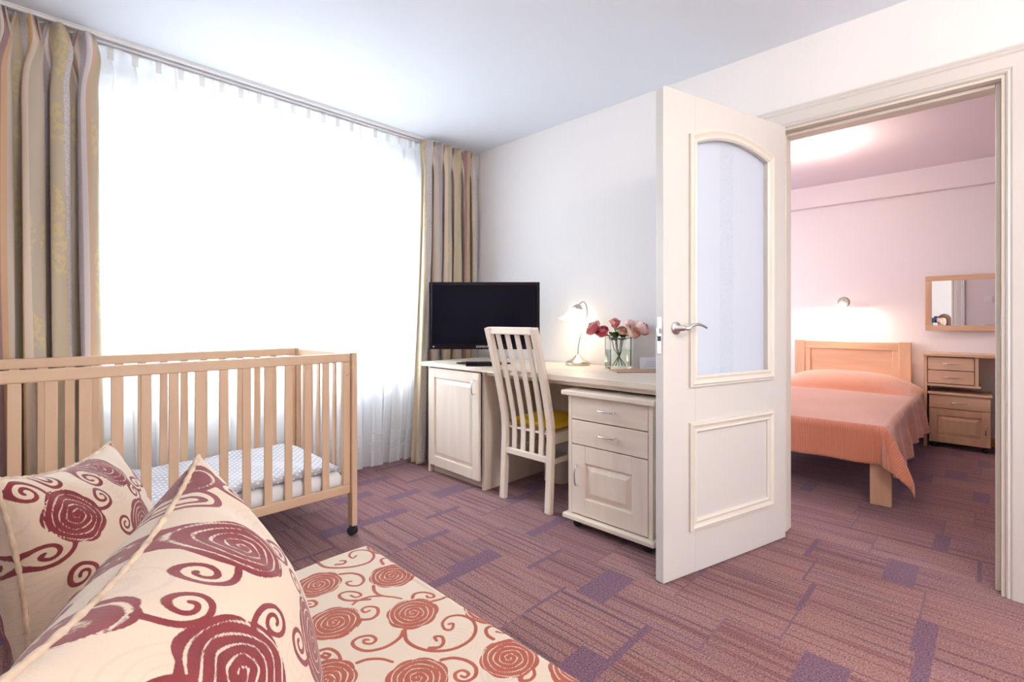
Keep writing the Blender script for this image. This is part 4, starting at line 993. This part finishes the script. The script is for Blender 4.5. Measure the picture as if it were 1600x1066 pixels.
bd = thing('bedroom_desk', 'narrow birch desk with two small drawers below the mirror', 'desk', (5.58, -0.1, 0))
P = lambda n, bm, m, **k: obj(n, bm, m, bd, **k)
P('desk_top', B(5.40, XF-0.002, -0.80, 0.400, 0.765, 0.787, bev=0.003), SHADED_BIRCH[1]); P('side_panel', B(5.42, XF-0.02, 0.375, 0.397, 0.002, 0.764), SHADED_BIRCH[2])
P('side_panel', B(5.42, XF-0.02, -0.79, -0.768, 0.002, 0.764), SHADED_BIRCH[2])
P('divider', B(5.425, XF-0.03, 0.058, 0.080, 0.535, 0.764), SHADED_BIRCH[2]); P('shelf', B(5.425, XF-0.03, 0.045, 0.374, 0.515, 0.534), SHADED_BIRCH[1])
for za, zb in ((0.540, 0.646), (0.652, 0.757)):
    d = obj('drawer', B(5.424, 5.442, 0.084, 0.371, za, zb, bev=0.002), SHADED_BIRCH[1], bd); bow_handle(5.424, 0.225, (za+zb)/2, 0.09, 'y', d)
bp = thing('bedroom_pedestal', 'low birch pedestal with a drawer and a panelled door under the bedroom desk', 'drawer unit', (5.58, 0.17, 0))
obj('top_board', B(5.40, XF-0.03, -0.022, 0.370, 0.447, 0.466, bev=0.003), SHADED_BIRCH[1], bp); obj('bottom_board', B(5.425, XF-0.03, -0.012, 0.362, 0.046, 0.062), SHADED_BIRCH[1], bp)
for y in (-0.012, 0.346): obj('side_panel', B(5.430, XF-0.03, y, y+0.016, 0.063, 0.446), SHADED_BIRCH[2], bp)
d = obj('drawer', B(5.412, 5.430, -0.010, 0.360, 0.335, 0.442, bev=0.002), SHADED_BIRCH[1], bp); bow_handle(5.412, 0.175, 0.388, 0.09, 'y', d)
d = panel_door(5.412, -0.010, 0.360, 0.050, 0.330, SHADED_BIRCH, bp, 0.018, 0.052); bow_handle(5.412, 0.018, 0.19, 0.075, 'z', d)
for x in (5.45, 5.68):
    for y in (0.02, 0.33): castor(x, y, bp, 0.019, 0.045)
c2 = dup(ch, (5.02, -0.262, 0), 0, 'birch chair with yellow cushion half hidden by the door frame at the bedroom desk')
th = thing('wall_switch', 'white switch plate on the bedroom wall beside the doorway, seen in the mirror', 'switch', (XB+0.001, -0.36, 1.33))
obj('plate', B(0, 0.010, -0.04, 0.04, -0.04, 0.04, bev=0.003), WHITE, th, world=False); obj('rocker', B(0.009, 0.014, -0.022, 0.022, -0.025, 0.025, bev=0.002), WHITE, th, world=False)

# ------------------------------------------------------------------ rose fabric pattern fields
def field(X, Y, roses, strokes, R=0.056):
    ink = np.full(X.shape, -0.02); gh = np.full(X.shape, -0.02)
    for k, (cx, cy, r, rot, kind) in enumerate(roses):
        dx, dy = X-cx, Y-cy; m = (dx*dx+dy*dy) < (r*1.3)**2
        if not m.any(): continue
        a = np.arctan2(dy[m], dx[m])+rot; d = np.hypot(dx[m], dy[m])
        Rt = r*(0.93+0.065*np.abs(np.sin(a*3.5+0.4*np.sin(a)))+0.02*np.sin(a*2+k))
        ph = d/r*5.2+a/(2*PI)+0.16*np.abs(np.sin(a*2.5+d/r*5))
        fr = np.abs(ph-np.floor(ph)-0.5)*(r/5.2)      # 0 at line centre
        line = fr-(0.00115*r/0.055)*(0.6+0.5*np.abs(np.sin(a*1.5+d*60)))
        edge = Rt-d
        f = np.minimum(edge, np.where(d < r*0.95, line, edge))
        if kind: 
            g = np.minimum(edge, 0.0015-fr); gh[m] = np.maximum(gh[m], g)
        else: ink[m] = np.maximum(ink[m], f)
    for st, w0, w1 in strokes:
        P_ = np.array([(p.x, p.y) for p in smooth_path([(a, b, 0) for a, b in st], 6)])
        n = len(P_)-1
        for i in range(n):
            a, b = P_[i], P_[i+1]; c = (a+b)/2; rad = np.hypot(*(b-a))/2+0.012
            m = (np.abs(X-c[0]) < rad) & (np.abs(Y-c[1]) < rad)
            if not m.any(): continue
            d = b-a; L2 = max(1e-12, d @ d); px = X[m]-a[0]; py = Y[m]-a[1]
            t = np.clip((px*d[0]+py*d[1])/L2, 0, 1); dist = np.hypot(px-t*d[0], py-t*d[1])
            hw = w0+(w1-w0)*(i/n)
            ink[m] = np.maximum(ink[m], hw-dist)
    return ink, gh
def scroll(x0, y0, ang, bend, L_, R_, turns):
    """stem leaving (x0,y0) along ang, bending, then curling in a spiral"""
    pts = [(x0, y0)]; a = ang; x, y = x0, y0; n = 8
    for i in range(n): x += L_/n*math.cos(a); y += L_/n*math.sin(a); a += bend/n; pts.append((x, y))
    s = 1 if bend > 0 else -1; cx, cy = x-s*R_*math.sin(a), y+s*R_*math.cos(a); th = math.atan2(y-cy, x-cx); n = int(14*turns)
    for i in range(1, n+1):
        f = i/n; r = R_*(1-0.80*f); pts.append((cx+r*math.cos(th+s*2*PI*turns*f), cy+r*math.sin(th+s*2*PI*turns*f)))
    return pts
def motif_set(x0, x1, y0, y1, seed, stepx=0.150, stepy=0.140, r=0.05, skip=None):
    rnd = random.Random(seed); ro, st = [], []
    i = 0; x = x0
    while x < x1+stepx:
        y = y0+(i % 2)*stepy/2
        while y < y1+stepy:
            cx, cy = x+rnd.uniform(-.012, .012), y+rnd.uniform(-.012, .012)
            if not (skip and skip(cx, cy)):
                ro.append((cx, cy, r*rnd.uniform(0.92, 1.08), rnd.uniform(0, 6), 0))
                a0 = rnd.uniform(0, 6.28)
                for k in range(3):
                    a = a0+k*2.1; sg = 1 if k % 2 else -1
                    st.append((scroll(cx+r*0.9*math.cos(a), cy+r*0.9*math.sin(a), a+sg*0.3, -sg*1.7, 0.055, 0.021, 1.3), 0.0040, 0.0026))
            y += stepy
        x += stepx; i += 1
    for k in range(14): ro.append((rnd.uniform(x0, x1), rnd.uniform(y0, y1), r*1.0, rnd.uniform(0, 6), 1))
    return ro, st
def set_attr(me, ink, gh):
    for nme, arr in (('ink', ink), ('ghost', gh)):
        a = me.attributes.new(nme, 'FLOAT', 'POINT'); a.data.foreach_set('value', arr.astype(np.float32).ravel())

# ------------------------------------------------------------------ sofa and its throw
SX0, SX1, SY0, SY1, SZ = -0.26, 0.690, -1.15, 1.222, 0.44
sofa = thing('sofa', 'low armless sofa beneath the rose patterned throw', 'sofa', (0.2, 0.0, 0))
obj('seat_cushion', B(SX0, SX1-0.02, SY0, SY1-0.02, 0.20, SZ-0.004, bev=0.03), SOFAM, sofa)
obj('base', B(SX0-0.18, SX1-0.05, SY0+0.01, SY1-0.05, 0.06, 0.198, bev=0.01), SOFAM, sofa)
obj('backrest', B(SX0-0.19, SX0-0.005, SY0, SY1-0.25, 0.20, 0.80, bev=0.04), SOFAM, sofa)
for x in (SX0-0.12, SX1-0.12):
    for y in (SY0+0.1, SY1-0.15): obj('leg', B(x, x+0.05, y, y+0.05, 0.001, 0.059), BLACK, sofa)
def throw():
    st = 0.0024; hang = 0.22
    ys = np.concatenate([np.arange(SY0, 0.30, 0.02), np.arange(0.30, SY1+1e-6, st)]); nx_top = int((SX1-0.0)/st)
    s = np.concatenate([np.arange(-0.25, 0.0, 0.01), np.arange(0.0, SX1, st), np.arange(SX1, SX1+hang, 0.006)])
    Sg, Yg = np.meshgrid(s, ys, indexing='ij')
    rr = 0.018; q = np.clip(Sg-(SX1-rr), 0, None); th = np.minimum(q/rr, PI/2)
    X = np.where(Sg < SX1-rr, Sg, SX1-rr+rr*np.sin(th)); Z = np.where(Sg < SX1-rr, SZ+0.010, SZ+0.010-rr+rr*np.cos(th)-np.clip(q-rr*PI/2, 0, None))
    Z = Z+0.0025*np.sin(Sg*17+Yg*6)*np.cos(Yg*13)*(Sg < SX1-rr)
    roses = [(0.499, 1.124), (0.644, 1.036), (0.591, 0.871), (0.459, 0.956), (0.489, 0.707), (0.375, 0.815), (0.637, 0.629), (0.715, 0.770), (0.720, 1.183), (0.700, 0.520)]
    stk = [[(0.542, 1.222), (0.546, 1.186), (0.573, 1.154), (0.605, 1.135), (0.637, 1.132), (0.661, 1.152), (0.668, 1.182), (0.655, 1.206), (0.633, 1.213), (0.616, 1.199), (0.615, 1.179), (0.629, 1.185)], [(0.569, 1.179), (0.586, 1.169), (0.595, 1.179), (0.586, 1.188)],
        [(0.656, 1.097), (0.663, 1.12), (0.678, 1.124), (0.693, 1.109), (0.694, 1.093), (0.681, 1.094), (0.68, 1.107)], [(0.556, 1.13), (0.578, 1.114), (0.589, 1.089), (0.583, 1.063), (0.564, 1.052), (0.549, 1.067), (0.55, 1.084), (0.561, 1.081)],
        [(0.588, 1.027), (0.577, 1.002), (0.579, 0.976), (0.595, 0.952), (0.604, 0.934)], [(0.578, 0.975), (0.557, 0.99), (0.53, 0.993), (0.515, 0.987)], [(0.552, 0.98), (0.518, 1.006), (0.509, 1.031), (0.516, 1.047), (0.533, 1.045), (0.547, 1.026), (0.547, 1.009), (0.534, 1.009), (0.53, 1.025)],
        [(0.438, 1.057), (0.45, 1.043), (0.462, 1.047), (0.463, 1.064), (0.453, 1.072), (0.446, 1.066), (0.453, 1.056)], [(0.502, 0.924), (0.518, 0.913), (0.536, 0.919), (0.546, 0.94), (0.534, 0.957), (0.52, 0.956), (0.519, 0.942), (0.53, 0.941)],
        [(0.544, 0.835), (0.527, 0.822), (0.494, 0.818), (0.464, 0.832), (0.453, 0.856), (0.456, 0.874), (0.472, 0.878), (0.49, 0.867), (0.492, 0.85), (0.48, 0.845), (0.471, 0.856), (0.475, 0.865), (0.481, 0.859)],
        [(0.548, 0.836), (0.533, 0.807), (0.536, 0.775), (0.552, 0.746), (0.582, 0.724), (0.619, 0.72), (0.647, 0.734), (0.662, 0.761), (0.657, 0.79), (0.637, 0.806), (0.615, 0.8), (0.606, 0.781), (0.615, 0.771), (0.628, 0.782), (0.621, 0.788)], [(0.552, 0.758), (0.567, 0.747), (0.581, 0.753), (0.588, 0.768), (0.578, 0.777), (0.574, 0.765)],
        [(0.646, 0.877), (0.666, 0.87), (0.689, 0.864), (0.683, 0.824)], [(0.623, 0.92), (0.637, 0.931), (0.655, 0.922), (0.664, 0.901), (0.659, 0.889), (0.649, 0.896), (0.651, 0.905)], [(0.653, 0.689), (0.653, 0.706), (0.664, 0.721), (0.681, 0.718), (0.688, 0.697), (0.68, 0.688), (0.672, 0.7)],
        [(0.435, 0.816), (0.452, 0.811), (0.471, 0.794), (0.481, 0.773)], [(0.548, 0.716), (0.567, 0.704), (0.579, 0.68), (0.578, 0.656), (0.562, 0.64), (0.542, 0.642), (0.535, 0.657), (0.543, 0.67), (0.557, 0.667), (0.559, 0.653), (0.549, 0.65), (0.546, 0.658)],
        [(0.617, 0.58), (0.609, 0.575), (0.62, 0.564), (0.635, 0.566), (0.645, 0.577)], [(0.4, 0.898), (0.416, 0.89), (0.422, 0.867), (0.418, 0.845)], [(0.397, 0.882), (0.402, 0.869), (0.41, 0.873), (0.405, 0.885)]]
    R_ = 0.055
    ro = [(x, y, R_, 1.3*i, 0) for i, (x, y) in enumerate(roses)]
    ro2, st2 = motif_set(-0.25, 0.95, 0.0, 1.22, 4, skip=lambda x, y: x > 0.33 and y > 0.52 and x < 0.74)
    ro += [q for q in ro2 if q[4] == 0 or True]
    sts = [(q, 0.0040, 0.0028) for q in stk]+st2
    ink, gh = field(Sg, Yg, ro, sts)
    n0, n1 = Sg.shape; co = np.stack([X, Yg, Z], -1).reshape(-1, 3)
    idx = np.arange(n0*n1).reshape(n0, n1); fc = np.stack([idx[:-1, :-1], idx[1:, :-1], idx[1:, 1:], idx[:-1, 1:]], -1).reshape(-1, 4)
    me = bpy.data.meshes.new('sofa_throw'); me.from_pydata(co.tolist(), [], fc.tolist()); me.shade_smooth(); set_attr(me, ink, gh); me.materials.append(ROSES)
    o = bpy.data.objects.new('sofa_throw', me); COL.objects.link(o); m = o.modifiers.new('th', 'SOLIDIFY'); m.thickness = 0.005; m.offset = -1
    tag(o, 'cream sofa throw with rust red roses and scrolls', 'throw')
throw()

# ------------------------------------------------------------------ pillows
def pillow(name, label, A, Bc, C, D, T, seed, bulge_dir, Nn=210, nb=60, sag=0.13, r=0.062, pat=(0, 0, 0), ptype=None):
    """corner points: A far top, Bc near top, C far bottom, D near bottom; T half thickness"""
    A, Bc, C, D = map(np.array, (A, Bc, C, D)); root = thing(name, label, 'pillow', tuple(((C+D)/2)), 0, 'rose patterned sofa pillows')
    def surf(u, v, sgn):      # u -1 at near side, +1 far; v -1 bottom, +1 top
        uu = u*(1-sag*(1-v**2)); vv = v*(1-sag*(1-u**2))
        a = (uu+1)/2; b = (vv+1)/2
        P = (D[None]*((1-a)*(1-b))[:, None]+C[None]*(a*(1-b))[:, None]+Bc[None]*((1-a)*b)[:, None]+A[None]*(a*b)[:, None])
        n = np.cross(A-D, Bc-C); n = n/np.linalg.norm(n)
        if np.dot(n, bulge_dir) < 0: n = -n
        e = np.clip((1-u**2), 0, 1)*np.clip((1-v**2), 0, 1)
        h = T*e**0.5
        rad = np.hypot(u, v); ang = np.arctan2(v, u)
        wr = 0.0035*np.sin(ang*17+seed)*np.clip(e*4, 0, 1)*np.clip(rad-0.45, 0, 1)*2+0.004*np.sin(u*4+seed)*np.cos(v*5)*np.clip(e*3, 0, 1)
        return P+n[None]*(sgn*(h+wr))[:, None]
    W2 = np.linalg.norm(A-Bc)/2; H2 = np.linalg.norm(A-C)/2
    ro, st = motif_set(-0.34, 0.34, -0.34, 0.34, seed, r=r, stepx=pat[0] or 0.18, stepy=pat[1] or 0.175)
    for sgn, n, nm in ((1, Nn, 'front_cover'), (-1, nb*2, 'back_cover')):
        t = np.linspace(-1, 1, n+1); U, V = np.meshgrid(t, t, indexing='ij'); P = surf(U.ravel(), V.ravel(), sgn)-np.array(root.location)
        ink, gh = field(U*W2*1.12, V*H2*1.12, ro, st)
        idx = np.arange((n+1)**2).reshape(n+1, n+1); fc = np.stack([idx[:-1, :-1], idx[1:, :-1], idx[1:, 1:], idx[:-1, 1:]], -1).reshape(-1, 4)
        if sgn < 0: fc = fc[:, ::-1]
        me = bpy.data.meshes.new(nm); me.from_pydata(P.tolist(), [], fc.tolist()); me.shade_smooth(); set_attr(me, ink, gh); me.materials.append(ROSEP)
        o = bpy.data.objects.new(nm, me); COL.objects.link(o); o.parent = root
    k = 60; t = np.linspace(-1, 1, k); one = np.ones(k)
    per = np.concatenate([surf(t, one, 0), surf(one, -t, 0), surf(-t, -one, 0), surf(-one, t, 0)])-np.array(root.location)
    bm = bmesh.new(); pts = [tuple(p) for p in per]; pts = [p for i, p in enumerate(pts) if i == 0 or (Vector(p)-Vector(pts[i-1])).length > 1e-5]
    rad = [0.0036+0.0009*math.sin(i*1.9) for i in range(len(pts))]; tube(bm, pts, rad, 7); obj('piping', bm, ROSEPIPE, root, True, world=False)
    return root
ROSEPIPE = plain('pillow_piping', (0.68, 0.52, 0.38), 0.8, noise=0.35, scale=45)
pillow('sofa_pillow', 'nearest rose patterned pillow leaning across the lower left corner', (0.193, 0.842, 0.868), (-0.02, 0.39, 0.86), (0.27, 0.80, 0.475), (0.08, 0.34, 0.465), 0.125, 11, (1, -0.3, 0.5))
pillow('sofa_pillow', 'rear rose patterned pillow beside the cot behind the nearest pillow', (0.155, 1.44, 0.79), (-0.02, 1.05, 0.835), (0.24, 1.41, 0.46), (0.015, 1.07, 0.455), 0.095, 23, (1, -0.3, 0.3), Nn=150)

# ------------------------------------------------------------------ the photographer (visible in the bedroom mirror)
def skinned(name, joints, edges, mat, parent, sub=2, root=0):
    me = bpy.data.meshes.new(name); me.from_pydata([j[:3] for j in joints], edges, [])
    o = bpy.data.objects.new(name, me); COL.objects.link(o); o.parent = parent
    s = o.modifiers.new('skin', 'SKIN')
    sv = me.skin_vertices[0].data if me.skin_vertices else None
    if sv is None:
        bm = bmesh.new(); bm.from_mesh(me); bm.verts.layers.skin.verify(); bm.to_mesh(me); bm.free(); sv = me.skin_vertices[0].data
    for i, j in enumerate(joints):
        r = j[3]; sv[i].radius = r if isinstance(r, tuple) else (r, r); sv[i].use_root = (i == root)
    s.use_smooth_shade = True
    b = o.modifiers.new('sub', 'SUBSURF'); b.levels = sub; b.render_levels = sub
    me.materials.append(mat); return o
# local frame: +x forward (view direction), +y to the person's left, origin on the sofa seat
pr = Vector((-0.30, -0.30, 0.455)); per = thing('person', 'person with brown hair crouching on the sofa holding a camera to the face', 'person', pr, YAW)
# body: sitting back on heels, head at the camera
hz = 1.03-0.455; hxl = 0.255
J = [(0.0, 0, 0.20, (0.15, 0.12)), (0.03, 0, 0.32, (0.125, 0.10)), (0.10, 0, 0.42, (0.14, 0.10)), (0.155, 0, 0.475, 0.06), (0.20, 0, 0.52, 0.05),
     (0.11, 0.15, 0.44, 0.055), (0.11, -0.15, 0.44, 0.055), (0.20, 0.21, 0.30, 0.042), (0.20, -0.21, 0.30, 0.042), (0.30, 0.13, 0.48, 0.030), (0.30, -0.13, 0.48, 0.030),
     (0.335, 0.085, 0.545, 0.024), (0.335, -0.085, 0.545, 0.024)]
skinned('body', J, [(0, 1), (1, 2), (2, 3), (3, 4), (2, 5), (2, 6), (5, 7), (6, 8), (7, 9), (8, 10), (9, 11), (10, 12)], SHIRT, per)
JL = [(0.0, 0, 0.17, (0.15, 0.12)), (0.05, 0.10, 0.15, 0.085), (0.05, -0.10, 0.15, 0.085), (0.36, 0.16, 0.065, 0.060), (0.36, -0.16, 0.065, 0.060), (0.05, 0.17, 0.055, 0.048), (0.05, -0.17, 0.055, 0.048), (-0.08, 0.17, 0.045, 0.036), (-0.08, -0.17, 0.045, 0.036)]
skinned('trousers', JL, [(0, 1), (0, 2), (1, 3), (2, 4), (3, 5), (4, 6), (5, 7), (6, 8)], JEANS, per)
bm = bmesh.new()
bmesh.ops.create_uvsphere(bm, u_segments=32, v_segments=24, radius=1)
for v in bm.verts:
    x, y, z = v.co
    jaw = 1-0.22*max(0, -z)**1.5
    nx_ = x*0.094*(1 if x < 0 else 0.96); 
    if x > 0: nx_ += 0.018*math.exp(-((y/0.16)**2))*math.exp(-(((z+0.12)/0.14)**2)); nx_ -= 0.012*(math.exp(-(((abs(y)-0.38)/0.14)**2))*math.exp(-(((z-0.08)/0.10)**2)))
    if x > 0: nx_ += 0.006*math.exp(-((y/0.25)**2))*math.exp(-(((z+0.45)/0.06)**2))
    v.co = Vector((nx_*jaw, y*0.076*jaw, z*0.115))
bmesh.ops.translate(bm, verts=bm.verts[:], vec=(hxl-0.06, 0, hz+0.005)); hd_ = obj('head', bm, SKIN, per, True, world=False)
for s in (-1, 1):
    e = bmesh.new(); bmesh.ops.create_uvsphere(e, u_segments=12, v_segments=8, radius=0.012); bmesh.ops.translate(e, verts=e.verts[:], vec=(hxl+0.017, s*0.031, hz+0.014)); obj('eye', e, PAPER, hd_, True, world=False)
    e = bmesh.new(); bmesh.ops.create_uvsphere(e, u_segments=12, v_segments=8, radius=1)
    for v in e.verts: v.co = Vector((v.co.x*0.018, v.co.y*0.008, v.co.z*0.030))
    bmesh.ops.translate(e, verts=e.verts[:], vec=(hxl-0.065, s*0.078, hz-0.005)); obj('ear', e, SKIN, hd_, True, world=False)
e = bmesh.new(); tube(e, [(hxl+0.022, -0.022, hz-0.048), (hxl+0.028, 0, hz-0.046), (hxl+0.022, 0.022, hz-0.048)], 0.005, 8); obj('mouth', e, PET[0], hd_, True, world=False)
bm = bmesh.new(); bmesh.ops.create_uvsphere(bm, u_segments=40, v_segments=28, radius=1)
for v in bm.verts:
    x, y, z = v.co; k = 1+0.02*math.sin(math.atan2(y, z)*22)
    if x > 0.35 and z < 0.45: v.co = Vector((0.04, y*0.085, z*0.10)); continue
    v.co = Vector((x*0.105*k, y*0.098*k, z*0.128 if z > 0 else z*0.19))
bmesh.ops.translate(bm, verts=bm.verts[:], vec=(hxl-0.072, 0, hz+0.020)); obj('hair', bm, HAIR, hd_, True, world=False)
# hands with five fingers each, closed round the camera
for s in (-1, 1):
    wv = [(0.335, s*0.085, 0.545, 0.022), (0.350, s*0.080, 0.580, 0.026), (0.362, s*0.078, 0.610, 0.024)]
    E_ = [(0, 1), (1, 2)]
    for f in range(4):
        z = 0.640-f*0.018; b_ = len(wv); ln = (0.9, 1.0, 0.95, 0.78)[f]
        wv += [(0.372, s*0.076, z-0.006, 0.0085), (0.392*1.0, s*(0.078-0.012*ln), z, 0.0078), (0.398, s*(0.078-0.034*ln), z+0.001, 0.0068)]
        E_ += [(2 if f < 2 else 1, b_), (b_, b_+1), (b_+1, b_+2)]
    b_ = len(wv); wv += [(0.345, s*0.060, 0.590, 0.010), (0.345, s*0.040, 0.603, 0.0085), (0.346, s*0.026, 0.612, 0.0075)]; E_ += [(1, b_), (b_, b_+1), (b_+1, b_+2)]
    skinned('hand', wv, E_, SKIN, per, 2)
cm = thing('camera', 'dark blue-black camera held up to the photographer\'s face', 'camera', (0, 0, 1.07), YAW)
obj('camera_body', B(-0.095, -0.052, -0.066, 0.066, -0.05, 0.04, bev=0.008), CAMB, cm, world=False)
obj('viewfinder', B(-0.098, -0.055, -0.024, 0.024, 0.04, 0.066, bev=0.008), CAMB, cm, world=False)
obj('lens_barrel', lathe(bmesh.new(), [(0.034, 0), (0.034, 0.015), (0.031, 0.018), (0.033, 0.030), (0.033, 0.036), (0, 0.036)], (-0.052, 0, -0.005), 32, Matrix.Rotation(PI/2, 4, 'Y')), CAMB, cm, 'auto', world=False)
